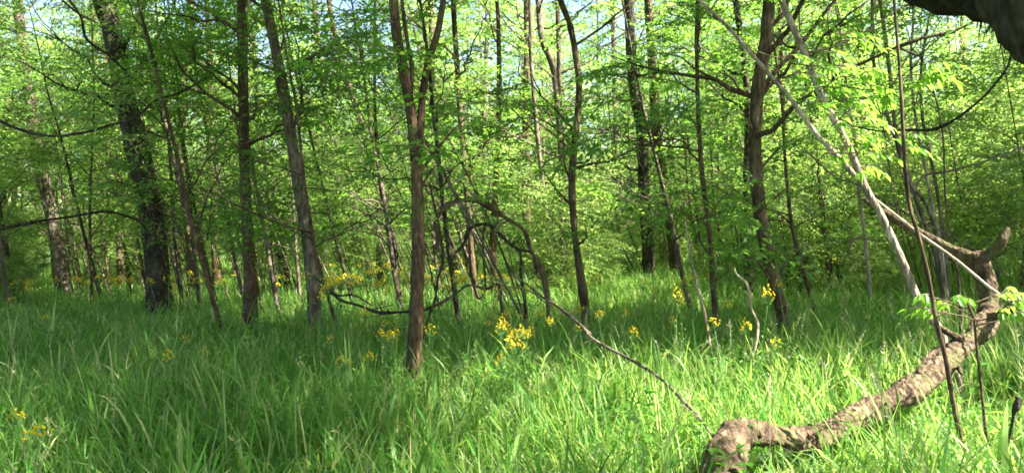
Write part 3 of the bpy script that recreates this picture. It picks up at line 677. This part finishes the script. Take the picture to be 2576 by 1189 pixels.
onemesh('fallen_branch', 'thin grey dead branch crossing behind the leaning pale tree to the right edge', 'branch',
    [[(2020, 390, 8, 3), (2100, 440, 8, 4), (2151, 465, 7.8, 4), (2250, 520, 7.6, 4), (2350, 570, 7.5, 4), (2440, 620, 7.4, 4), (2540, 700, 7.2, 3)], [(2200, 600, 8, 3), (2150, 600, 8, 5), (2130, 640, 8, 6)],
     [(2300, 465, 8.2, 7), (2330, 440, 8.2, 7), (2390, 430, 8.2, 6), (2470, 405, 8.2, 4), (2580, 370, 8.2, 4)]], BARK_GREY, 13, twigs=6, rough=0.1)
onemesh('dead_stem', 'pale crooked dead stem standing in the shaded grass left of the bright patch', 'stem',
    [[(1845, 675, 7.6, 3), (1862, 690, 7.4, 4), (1879, 714, 7.4, 6), (1892, 765, 7.4, 7), (1904, 805, 7.3, 7), (1901, 861, 7.2, 6), (1898, 900, 7.2, 6)]], DEADWOOD, 14)
onemesh('dead_stem', 'thin pale dead stem leaning left at the back edge of the bright grass', 'stem',
    [[(1728, 560, 8, 3), (1735, 620, 8, 5), (1752, 689, 7.8, 6), (1766, 790, 7.6, 6), (1788, 880, 7.3, 6), (1796, 930, 7.2, 5)]], BARK_PALE, 15)
onemesh('dead_stem', 'dark stake with a rounded mossy head at the right edge of the front grass', 'stake',
    [[(2512, 1175, 3.9, 9), (2530, 1110, 3.9, 9), (2546, 1050, 3.9, 8), (2552, 1035, 3.9, 12), (2557, 1018, 3.9, 20), (2560, 1003, 3.9, 18), (2562, 992, 3.9, 6)]], BARK_DARK, 16, rough=0.12)

# fallen crooked log
rng = np.random.default_rng(21)
lg = MB()
LP = [(1835, 1330, 3.75, 125), (1822, 1240, 3.95, 118), (1822, 1160, 4.2, 104), (1850, 1100, 4.45, 84), (1900, 1088, 4.6, 66), (1960, 1098, 4.68, 60), (2020, 1106, 4.75, 66), (2096, 1082, 4.85, 60), (2171, 1042, 5.0, 54), (2247, 1004, 5.15, 56), (2323, 955, 5.3, 66), (2380, 900, 5.5, 62), (2424, 868, 5.65, 52), (2472, 824, 5.8, 50), (2488, 765, 5.95, 42), (2476, 700, 6.0, 42), (2455, 655, 6.0, 44), (2448, 636, 6.0, 36)]
pp = pxtube(lg, LP, 30, rng, 0.19, 130)
LOGXY = pp[:, :2]
pxtube(lg, [(2460, 655, 6.0, 30), (2425, 640, 6.05, 30), (2380, 622, 6.2, 26), (2306, 582, 6.5, 24), (2250, 550, 6.7, 20), (2205, 525, 6.9, 14), (2170, 500, 7.0, 7)], 12, rng, 0.1)
pxtube(lg, [(2450, 655, 6.0, 30), (2480, 642, 6.0, 30), (2505, 625, 5.95, 26), (2520, 604, 5.9, 24), (2529, 585, 5.9, 19), (2534, 572, 5.9, 8)], 12, rng, 0.1)
pxtube(lg, [(2480, 800, 5.85, 28), (2515, 792, 5.7, 24), (2550, 776, 5.6, 22), (2585, 762, 5.5, 20), (2640, 735, 5.4, 16)], 12, rng, 0.1)
pxtube(lg, [(2380, 900, 5.5, 18), (2410, 925, 5.4, 14), (2418, 940, 5.35, 8)], 8, rng, 0.1)
pxtube(lg, [(2440, 860, 5.6, 16), (2400, 845, 5.6, 16), (2370, 828, 5.7, 14), (2352, 815, 5.8, 8)], 8, rng, 0.1)
for _ in range(40):                                   # knots
    i = rng.integers(8, 95); a = rng.uniform(0, 6.28); c = pp[i, :3]; r = pp[i, 3]
    tdir = unit(pp[i + 1, :3] - c); uu = unit(np.cross(tdir, [0, 0, 1])); ww = np.cross(tdir, uu); nn = uu * math.cos(a) + ww * math.sin(a)
    s_ = rng.uniform(0.012, 0.03)
    lg.tube(np.array([c + nn * r * 0.7, c + nn * (r * 1.0), c + nn * (r + s_ * 0.5)]), [s_ * 1.7, s_ * 1.2, s_ * 0.4], 8, rng, 0.2)
org = pp[20, :3]
tag(lg.build('log', BARK_LOG, None, org), 'thick crooked fallen log with a forked upright end, lying in the bright grass', 'log')

# ------------------------------------------------------------------ background wood: prototypes and copies
def proto(kind, seed):
    rng = np.random.default_rng(seed)
    tr, cr = MB(), MB(); leaf = LEAF_FAR; bark = [BARK_GREY, BARK_BROWN, BARK_PALE if kind == 'tree' else BARK_DARK][seed % 3]
    if kind == 'tree':
        path = catmull(extend([np.array([0, 0, -.2]), np.array([rng.normal(0, .06), rng.normal(0, .06), 1.4])], rng.uniform(9, 14), rng), 44)
        rad = np.linspace(rng.uniform(0.09, 0.15), 0.015, 44); tr.tube(path, rad, 8, rng, 0.08)
        grow(path, rad, rng, tr, cr, 32, 1.4, 2.7, 6, lib=SPRAYS_LITE, sub=False, sides=4, gaps=False)
    elif kind == 'pole':
        path = catmull(extend([np.array([0, 0, -.2]), np.array([-0.12 + rng.normal(0, .08), rng.normal(0, .08), 1.2])], rng.uniform(6.5, 9), rng), 30)
        rad = np.linspace(rng.uniform(0.025, 0.045), 0.006, 30); tr.tube(path, rad, 6, rng, 0.06)
        grow(path, rad, rng, tr, cr, 20, 1.3, 1.7, 6, lib=SPRAYS, sub=True, sides=4, gaps=False); leaf = LEAF_FAR if seed % 2 else LEAF
    elif kind == 'whip':
        L = rng.uniform(4.0, 6.0); le = rng.uniform(0.15, 0.42); b_ = rng.uniform(-0.4, 0.5)
        path = catmull([[0, 0, -.1], [-le * L * .3, 0.05, L * .33], [-le * L * (.62 + b_ * .2), rng.normal(0, .1), L * .66], [-le * L * (1 + b_), rng.normal(0, .2), L * .95]], 24)
        rad = np.linspace(rng.uniform(0.012, 0.02), 0.004, 24); tr.tube(path, rad, 5, rng, 0.08)
        grow(path, rad, rng, tr, cr, 11, 1.3, 0.8, 1, lib=SPRAYS, sub=True, sides=3, sscale=0.65, gaps=False); leaf = LEAF
        th = thing('bent_sapling', (0, 0, 0)); tr.build('trunk', bark, th); cr.build('crown', [leaf, TWIG], th)
        return th
    elif kind == 'thicket':
        for s in range(5):
            a = rng.uniform(0, 6.28); p0 = np.array([0.1 * math.cos(a), 0.1 * math.sin(a), -.1])
            path = catmull([p0, p0 + [0.25 * math.cos(a), 0.25 * math.sin(a), 1.2], p0 + [0.9 * math.cos(a) - .2, 0.9 * math.sin(a), rng.uniform(2.8, 4.6)]], 16)
            rad = np.linspace(0.018, 0.005, 16); tr.tube(path, rad, 5, rng, 0.05)
            grow(path, rad, rng, tr, cr, 11, 0.4, 1.25, 6, lib=SPRAYS, sub=False, sides=4, sscale=0.9, gaps=False)
        leaf = LEAF_FAR
    th = thing({'tree': 'tree', 'pole': 'sapling', 'thicket': 'shrub'}[kind], (0, 0, 0))
    tr.build('stems' if kind == 'thicket' else 'trunk', bark, th)
    cr.build('foliage' if kind == 'thicket' else 'crown', [leaf, TWIG], th)
    return th

def scatter(kind, seeds, spots, label_fn, cat):
    protos = [proto(kind, s) for s in seeds]; used = set()
    rng = np.random.default_rng(seeds[0] + 1000)
    for i, (x, y, s) in enumerate(spots):
        k = int(rng.integers(0, len(protos))) if i >= len(protos) else i
        o = protos[k] if k not in used else copy_tree(protos[k]); used.add(k)
        o.location = (x, y, float(ground(x, y))); o.rotation_euler = (rng.normal(0, 0.04), rng.normal(-0.07, 0.05), rng.uniform(-0.7, 0.7) + (0 if kind in ('pole', 'whip') else rng.uniform(0, 6.28)))
        o.scale = (s, s, s * rng.uniform(0.9, 1.1))
        lb, g = label_fn(x, y, BN[seeds[k] % 3]); tag(o, lb, cat, g)

ZONES = [(120, 'at the left edge'), (260, 'beyond the pale lichened trunk'), (440, 'beyond the thickest trunk'), (600, 'beyond the slim dark trunk'), (700, 'beyond the straight brown trunk'),
         (860, 'beyond the grey brown curving trunk'), (1000, 'left of the red brown fork'), (1130, 'beyond the red brown fork'), (1260, 'beyond the arching vine'), (1390, 'beyond the right end of the vine arch'),
         (1520, 'beyond the dark wavy trunk'), (1660, 'beyond the peeling grey trunk'), (1780, 'beyond the sunlit flank trunk'), (1880, 'beyond the thin upright dark tree'), (2000, 'beyond the thick rough leaning tree'),
         (2180, 'beyond the pale leaning tree'), (2330, 'beyond the clump of poles'), (2480, 'beyond the fork of the log'), (9999, 'at the right edge')]
def side(x, y):
    v = CX + x / max(y, 1) * FPX
    return next(n for m, n in ZONES if v < m)
def far(y): return 'in the middle distance' if y < 30 else ('far off' if y < 45 else 'at the very back')
BN = ['grey', 'brown', 'pale']
def hides(x, y):
    v = x / y * FPX + CX
    return any(a < v < b and y < d for a, b, d in ((60, 175, 17.5), (310, 440, 17), (600, 665, 14), (1550, 1780, 17.8), (1430, 1480, 13.5), (1885, 1985, 13)))
def spots(n, y0, y1, mind, seed, margin=0.78, smin=0.85, smax=1.15, thin=None):
    rng = np.random.default_rng(seed); out = []
    tries = 0
    while len(out) < n and tries < n * 60:
        tries += 1
        y = math.sqrt(rng.uniform(y0 ** 2, y1 ** 2)); x = rng.uniform(-margin, margin) * y
        if hides(x, y) or (thin and not thin(x, y, rng)): continue
        if all((x - a) ** 2 + (y - b) ** 2 > mind ** 2 for a, b, _ in out): out.append((x, y, rng.uniform(smin, smax)))
    return out
def open_sky(x, y, rng):
    for hh in (3.5, 5.5, 8.0):
        g = np.array([[x, y, hh]]) - SUND[None] * (hh / SUND[2]); vx, vy = view_of(g)
        if sunny(vx, vy)[0] > 0.6 and rng.random() < 0.6: return False
    v = CX + x / y * FPX
    if v < 250 and y > 34: return rng.random() < 0.6
    if v < 1050 and y < 36: return rng.random() < 0.5
    return True
scatter('tree', [501, 502, 503, 504, 505, 506, 507], spots(165, 22, 60, 1.9, 1, thin=open_sky),
        lambda x, y, b: ('%s barked leafy tree %s, %s' % (b, far(y), side(x, y)), '%s barked trees %s, %s' % (b, far(y), side(x, y))), 'tree')
def lit_gap(x, y, rng):
    v = x / y * FPX + CX
    if any(a - 25 < v < b and y < d for a, b, d in ((70, 170, 18), (310, 440, 17), (590, 670, 14), (720, 830, 13.5), (1420, 1500, 13.5), (1590, 1660, 15), (1880, 2010, 13), (2180, 2330, 12))): return False
    for hh in (1.8, 3.0, 4.5, 6.0):
        g = np.array([[x + a, y + b, hh] for a, b in ((0, 0), (-1, 0), (1, 0), (0, 1), (0, -1))]) - SUND[None] * (hh / SUND[2]); vx, vy = view_of(g)
        if sunny(vx, vy).max() > 0.6 and not (y > 17 and rng.random() < 0.7): return False
    return True
NEARP = [(v, d, s) for v, d, s in [(560, 10.5, 1), (540, 15, 1.1), (700, 13, 1), (860, 10, 0.9), (900, 14, 1.1), (1150, 11, .9), (1215, 13, 1), (1330, 12, 1), (1500, 11, .9), (1560, 14, 1), (1740, 12, 1), (2060, 11, 1), (2090, 14, 1), (1010, 12, 1)]]
NEARP = [((v - CX) / FPX * d, d, s) for v, d, s in NEARP if not (830 < v < 1600 and (d > 12 or v > 1250))]
scatter('pole', [601, 602, 603, 604, 605, 606], NEARP + spots(112, 13, 28, 0.9, 2, thin=lit_gap),
        lambda x, y, b: ('thin %s leaning sapling %s, %s' % (b.replace('pale', 'dark'), 'nearer' if y < 17 else 'further off', side(x, y)), 'thin %s saplings %s, %s' % (b.replace('pale', 'dark'), 'nearer' if y < 17 else 'further off', side(x, y))), 'sapling')
rw = np.random.default_rng(808)
WH = [(rw.uniform(480, 1010), rw.uniform(9, 15)) for _ in range(38)] + [(rw.uniform(1060, 1800), rw.uniform(9, 15)) for _ in range(22)] + [(rw.uniform(150, 2500), rw.uniform(16, 24)) for _ in range(70)] + [(rw.uniform(20, 480), rw.uniform(12, 17)) for _ in range(12)] + [(rw.uniform(1850, 2560), rw.uniform(9, 14)) for _ in range(20)]
WH += [(rw.uniform(250, 2000), rw.uniform(14.2, 20)) for _ in range(60)]
WIN = ((60, 190, 18), (290, 470, 14), (590, 690, 14), (720, 850, 13.5), (1420, 1530, 13.5), (1585, 1700, 18), (1880, 2010, 13), (2180, 2330, 12))
WH = [(v, d) for v, d in WH if not (1350 < v < 1900 and 10.5 < d < 15) and not any(a < v < b + 230 and d < m for a, b, m in WIN)]
scatter('whip', [651, 652, 653, 654, 655, 656, 657], [((v - CX) / FPX * d, d, rw.uniform(.8, 1.15)) for v, d in WH],
        lambda x, y, b: ('bent thin %s stem leaning left, %s, %s' % (b.replace('pale', 'dark'), 'nearer' if y < 12 else 'further', side(x, y)), 'bent thin %s stems, %s, %s' % (b.replace('pale', 'dark'), 'nearer' if y < 12 else 'further', side(x, y))), 'sapling')

def glade(x, y, rng):
    v = CX + x / y * FPX
    if y < 21 and (700 < v < 1330): return rng.random() < 0.12
    if y < 34 and v < 1000: return rng.random() < 0.3
    return lit_gap(x, y, rng) or (y > 20 and rng.random() < 0.35)
scatter('thicket', [711, 712, 713, 714], spots(110, 12, 30, 0.9, 7, smin=0.22, smax=0.42, thin=lambda x, y, g: not (y < 21 and -0.62 < x / y < 0.03)),
        lambda x, y, b: ('low leafy bush %s, %s' % (far(y), side(x, y)), 'low bushes %s, %s' % (far(y), side(x, y))), 'shrub')
scatter('thicket', [701, 702, 703, 704, 705, 706], spots(190, 14.5, 48, 1.25, 3, smin=0.5, smax=1.15, thin=glade) + [((v - CX) / FPX * d, d, s) for v, d, s in
        [(2420, 15, 1.1), (2540, 13, 1.0), (2500, 18, 1.2), (2600, 16, 1.3), (2380, 19, 1.2), (2470, 23, 1.3), (2560, 26, 1.4), (2620, 21, 1.3), (2300, 17, 1.0), (2200, 16, .9), (2090, 15, .9), (2000, 17, 1.0), (2660, 11, 1.1), (1990, 13.5, .7), (1380, 15, .8), (1180, 19, 1.0)]],
        lambda x, y, b: ('leafy shrub %s, %s' % (far(y), side(x, y)), 'shrubs %s, %s' % (far(y), side(x, y))), 'shrub')

# ------------------------------------------------------------------ grass
def grass(seed):
    rng = np.random.default_rng(seed)
    xs, ys, Ls, ws = [], [], [], []
    for (a, b, dens, L, w) in ((2.4, 9.0, 640, 0.43, 0.0102), (9.0, 18.0, 330, 0.40, 0.016), (18.0, 46.0, 75, 0.36, 0.026)):
        n = int(dens * (0.78 * (b * b - a * a) + 3 * (b - a)))
        y = np.sqrt(rng.uniform(a * a, b * b, n)); x = rng.uniform(-1, 1, n) * (0.78 * y + 1.2)
        cl = 0.75 + 0.35 * np.sin(x * 2.1 + np.sin(y * 1.7) * 2) * np.sin(y * 2.6 + np.sin(x * 1.3) * 2) + 0.15 * np.sin(x * 7 + y * 5)
        k = rng.uniform(0.15, 1, n) < cl + 0.25
        x, y, cl = x[k], y[k], cl[k]; n = len(x)
        xs.append(x); ys.append(y); Ls.append(L * rng.uniform(0.5, 1.35, n) * (0.5 + 0.68 * cl)); ws.append(w * rng.uniform(0.5, 1.35, n))
    x, y, L, w = map(np.concatenate, (xs, ys, Ls, ws))
    lx, ly = LOGXY[:, 0], LOGXY[:, 1]
    dd = np.full(len(x), 9.0); nearm = (x > 0.5) & (x < 5) & (y < 8)
    j = np.where(nearm)[0]
    dx = x[j, None] - lx[None]; dy = y[j, None] - ly[None]; dist = np.sqrt(dx * dx + dy * dy); k2 = dist.argmin(1)
    dmin = dist.min(1); infront = dy[np.arange(len(j)), k2] < 0
    f = np.where(infront, np.clip(dmin / 0.6, 0.28, 1), np.clip(dmin / 0.15, 0.3, 1)); f = np.where((rng.uniform(0, 1, len(j)) < 0.14) & (dmin > 0.12), 1.0, f)
    L[j] *= f
    broad = rng.uniform(0, 1, len(x)) < 0.09
    w = np.where(broad & (y < 12), w * 2.2, w); L = np.where(broad, L * 1.25, L)
    n = len(x)
    az = rng.uniform(0, 2 * math.pi, n)
    lean = np.abs(rng.normal(0.22, 0.16, n)); bend = rng.gamma(2.2, 0.55, n)
    hd = np.stack([np.cos(az), np.sin(az)], 1)
    tw = az + math.pi / 2 + rng.normal(0, 0.6, n); wd = np.stack([np.cos(tw), np.sin(tw), np.zeros(n)], 1)
    S = 5; p = np.stack([x, y, ground(x, y) - 0.01], 1); rows = [p]
    for i in range(S):
        th = lean + bend * ((i + 0.5) / S) ** 1.5
        st = (L / S)[:, None]
        p = p + np.concatenate([hd * np.sin(th)[:, None], np.cos(th)[:, None]], 1) * st
        rows.append(p)
    R = np.stack(rows, 1); prof = np.array([0.6, 0.95, 1.0, 0.85, 0.55, 0.06])
    off = wd[:, None, :] * (w[:, None] * prof[None])[:, :, None] * 0.5
    V = np.stack([R - off, R + off], 2)                        # n, S+1, 2, 3
    idx = np.arange(n * (S + 1) * 2).reshape(n, S + 1, 2)
    Q = np.stack([idx[:, :-1, 0], idx[:, :-1, 1], idx[:, 1:, 1], idx[:, 1:, 0]], -1).reshape(-1, 4)
    mb = MB(); mb.add(V.reshape(-1, 3), Q)
    # seed heads: a thin stalk with a feathery panicle
    m = 700; yy = np.sqrt(rng.uniform(2.6 ** 2, 12 ** 2, m)); xx = rng.uniform(-1, 1, m) * (0.75 * yy + 1)
    for i in range(m):
        b = np.array([xx[i], yy[i], float(ground(xx[i], yy[i]))]); h = rng.uniform(0.45, 0.72); a = rng.uniform(0, 6.28); l_ = rng.uniform(0.05, 0.25)
        c = np.array([b, b + [l_ * .3 * math.cos(a), l_ * .3 * math.sin(a), h * .55], b + [l_ * math.cos(a), l_ * math.sin(a), h]])
        c = catmull(c, 5); mb.tube(c, [0.0018, 0.0016, 0.0014, 0.0012, 0.0008], 3, mi=1)
        k = 12; f = rng.uniform(0.72, 1, k); q = c[0] + 0; base = np.stack([np.interp(f, np.linspace(0, 1, 5), c[:, j]) for j in range(3)], 1)
        dv = unit(np.stack([rng.normal(0, 1, k), rng.normal(0, 1, k), rng.uniform(0.4, 1.6, k)], 1))
        lq = leaf_quads(base, dv, unit(rng.normal(0, 1, (k, 3))), rng.uniform(0.02, 0.05, k), np.full(k, 0.004))
        mb.add(lq.reshape(-1, 3), np.arange(k * 4).reshape(-1, 4), 1)
    print('grass blades', n)
    o = mb.build('grass', [GRASS, SEED]); return tag(o, 'long lush green grass covering the floor of the wood', 'grass', kind='stuff')
SEED = leafmat('grass_seed_head', [(0, (0.25, 0.28, 0.12)), (1, (0.45, 0.42, 0.25))], [(0, (0.35, 0.38, 0.15)), (1, (0.55, 0.52, 0.3))], 0.35)
grass(31)

def weeds(seed):
    rng = np.random.default_rng(seed); mb = MB()
    for i in range(2600):
        y = math.sqrt(rng.uniform(2.6 ** 2, 15 ** 2)); x = rng.uniform(-1, 1) * (0.75 * y + 1)
        if math.sin(x * 1.7 + 2) * math.sin(y * 1.1 + x) < -0.1: continue
        b = np.array([x, y, float(ground(x, y))]); h = rng.uniform(0.2, 0.5); a = rng.uniform(0, 6.28); l_ = rng.uniform(0, 0.1)
        c = catmull([b, b + [l_ * math.cos(a) * .4, l_ * math.sin(a) * .4, h * .6], b + [l_ * math.cos(a), l_ * math.sin(a), h]], 5)
        mb.tube(c, np.linspace(0.003, 0.0015, 5), 3)
        for k in range(int(rng.integers(6, 13))):
            f = rng.uniform(0.25, 1); q = np.array([np.interp(f, np.linspace(0, 1, 5), c[:, j]) for j in range(3)]); a = rng.uniform(0, 6.28)
            big_leaf(mb, q, np.array([math.cos(a), math.sin(a), rng.uniform(-.1, .8)]), np.array([rng.normal(0, .2), rng.normal(0, .2), 1.0]), rng.uniform(0.05, 0.11), rng.uniform(0.025, 0.045))
    tag(mb.build('weeds', LEAF, None), 'small broad leaved weeds growing among the grass', 'weeds', kind='stuff')
weeds(41)

# ------------------------------------------------------------------ yellow wildflowers
def flower_proto(seed):
    rng = np.random.default_rng(seed); th = thing('wildflower', (0, 0, 0)); st, hd = MB(), MB()
    H = 0.62
    c = catmull([[0, 0, 0], [rng.normal(0, .02), rng.normal(0, .02), H * .5], [rng.normal(0, .04), rng.normal(0, .04), H * .86]], 8)
    st.tube(c, np.linspace(0.005, 0.003, 8), 5)
    top = c[-1]
    for k in range(rng.integers(13, 20)):
        a = rng.uniform(0, 6.28); r = 0.075 * math.sqrt(rng.uniform(0, 1)); q = top + np.array([r * math.cos(a), r * math.sin(a), 0.07 - r * 0.35 + rng.normal(0, 0.012)])
        st.tube(np.array([top, (top + q) / 2 + [0, 0, -0.008], q]), [0.0018, 0.0014, 0.0012], 3)
        up = unit(np.array([rng.normal(0, .35), rng.normal(0, .35), 1.0])); e1 = unit(np.cross(up, [1, 0, 0.1])); e2 = np.cross(up, e1)
        m = 9; an = np.arange(m) * 2 * math.pi / m
        dv = np.cos(an)[:, None] * e1 + np.sin(an)[:, None] * e2 + up * 0.15
        lq = leaf_quads(np.repeat(q[None], m, 0), unit(dv), np.repeat(up[None], m, 0), np.full(m, 0.014), np.full(m, 0.0075), 0.05, 0.1)
        hd.add(lq.reshape(-1, 3), np.arange(m * 4).reshape(-1, 4))
        hd.tube(np.array([q - up * 0.003, q + up * 0.004]), [0.004, 0.003], 6)
    for k in range(7):
        f = rng.uniform(0.1, 0.8); q = np.array([np.interp(f, np.linspace(0, 1, 8), c[:, j]) for j in range(3)]); a = rng.uniform(0, 6.28)
        big_leaf(st, q, np.array([math.cos(a), math.sin(a), 0.4]), np.array([0, 0, 1.0]), 0.09, 0.03)
    st.build('stem', STEM, th); hd.build('flower_head', YELLOW, th)
    return th
FP = [flower_proto(900 + i) for i in range(5)]; fu = set(); rng = np.random.default_rng(66)
NAMED = [(100, 798, 'lone yellow flower head in the shaded grass at the far left'), (440, 893, 'wide yellow flower head in the shade below the thickest trunk'),
         (463, 851, 'yellow flower head just behind the wide one below the thickest trunk'), (498, 886, 'small yellow flower head right of the wide one in the shade'),
         (855, 847, 'yellow flower head in the grass below the low sagging branch'), (878, 908, 'yellow flower head left of the foot of the red brown fork, nearest of two'),
         (925, 903, 'yellow flower head left of the foot of the red brown fork, right one of two'), (8, 1052, 'bright yellow flower head at the left edge in sunlit grass'),
         (6, 1100, 'lower yellow flower head at the left edge in sunlit grass'), (2136, 652, 'tall yellow flower head in the meadow left of the leaning pale tree'),
         (1480, 820, 'yellow flower head by the foot of the dark wavy trunk'), (1070, 828, 'yellow flower head right beside the trunk of the red brown fork')]
CL = []
def cluster(x, y, sx, sy, n, where):
    for _ in range(n): CL.append((x + rng.normal(0, sx), y + rng.normal(0, sy), 'yellow flower head %s' % where, 'yellow wildflowers %s' % where))
cluster(1275, 848, 44, 20, 13, 'in the dense patch in front of the vine arch')
cluster(1270, 800, 22, 5, 4, 'in the dense patch in front of the vine arch')
cluster(988, 835, 9, 16, 5, 'in the tuft left of the red brown fork')
cluster(1395, 775, 38, 20, 7, 'under the sloping dead branch')
cluster(1690, 790, 120, 34, 9, 'in the shaded grass right of the dead branch')
cluster(300, 704, 75, 5, 12, 'in the far glade on the left')
cluster(530, 698, 60, 12, 14, 'in the far glade behind the straight brown trunk')
cluster(770, 715, 35, 20, 12, 'round the foot of the grey curving trunk')
cluster(890, 690, 80, 30, 60, 'in the sunlit glade left of the red brown fork')
cluster(1120, 698, 70, 22, 30, 'in the sunlit glade right of the red brown fork')
cluster(1245, 705, 26, 20, 12, 'behind the arching vine')
cluster(1650, 735, 140, 22, 9, 'in the shaded grass before the far meadow')
cluster(1860, 735, 80, 30, 5, 'round the thin upright tree')
cluster(40, 715, 40, 10, 6, 'at the left edge of the far glade')
for x, y, lb, g in [(a, b, l, None) for a, b, l in NAMED] + CL:
    h = rng.uniform(0.6, 0.82) if y > 770 else rng.uniform(0.7, 1.02)
    d = depth_at(x, y, h)
    if d > 40: d = 30 + rng.uniform(0, 6)
    p = P(x, y, d); k = int(rng.integers(0, 5)); gz = float(ground(p[0], p[1]))
    o = FP[k] if k not in fu else copy_tree(FP[k]); fu.add(k)
    o.location = (p[0], p[1], gz); s = (p[2] - gz) / 0.58; s = max(0.7, min(s, 1.9))
    sw = rng.uniform(0.5, 0.8) if y > 715 else rng.uniform(0.95, 1.35)
    o.scale = (sw, sw, s); o.rotation_euler = (rng.normal(0, .08), rng.normal(0, .08), rng.uniform(0, 6.28))
    tag(o, lb, 'flower', g)
# where a few look-alikes stand side by side, say which one of them it is
same = {}
for o in SC.objects:
    if o.get('category') and o.get('group') and 'outside' not in o['label']: same.setdefault(o['label'], []).append(o)
ORD = {2: ['left one', 'right one'], 3: ['left one', 'middle one', 'right one'], 4: ['leftmost', 'second from left', 'third from left', 'rightmost'],
       5: ['leftmost', 'second from left', 'middle one', 'second from right', 'rightmost'], 6: ['leftmost', 'second from left', 'third from left', 'third from right', 'second from right', 'rightmost']}
for lb, os_ in same.items():
    if len(os_) in ORD and len(lb.split()) <= 13:
        os_.sort(key=lambda o: float(view_of(np.array([list(o.location)]))[0][0]))
        for o, w in zip(os_, ORD[len(os_)]): o['label'] = lb + ', ' + w
print('objects', len(SC.objects))
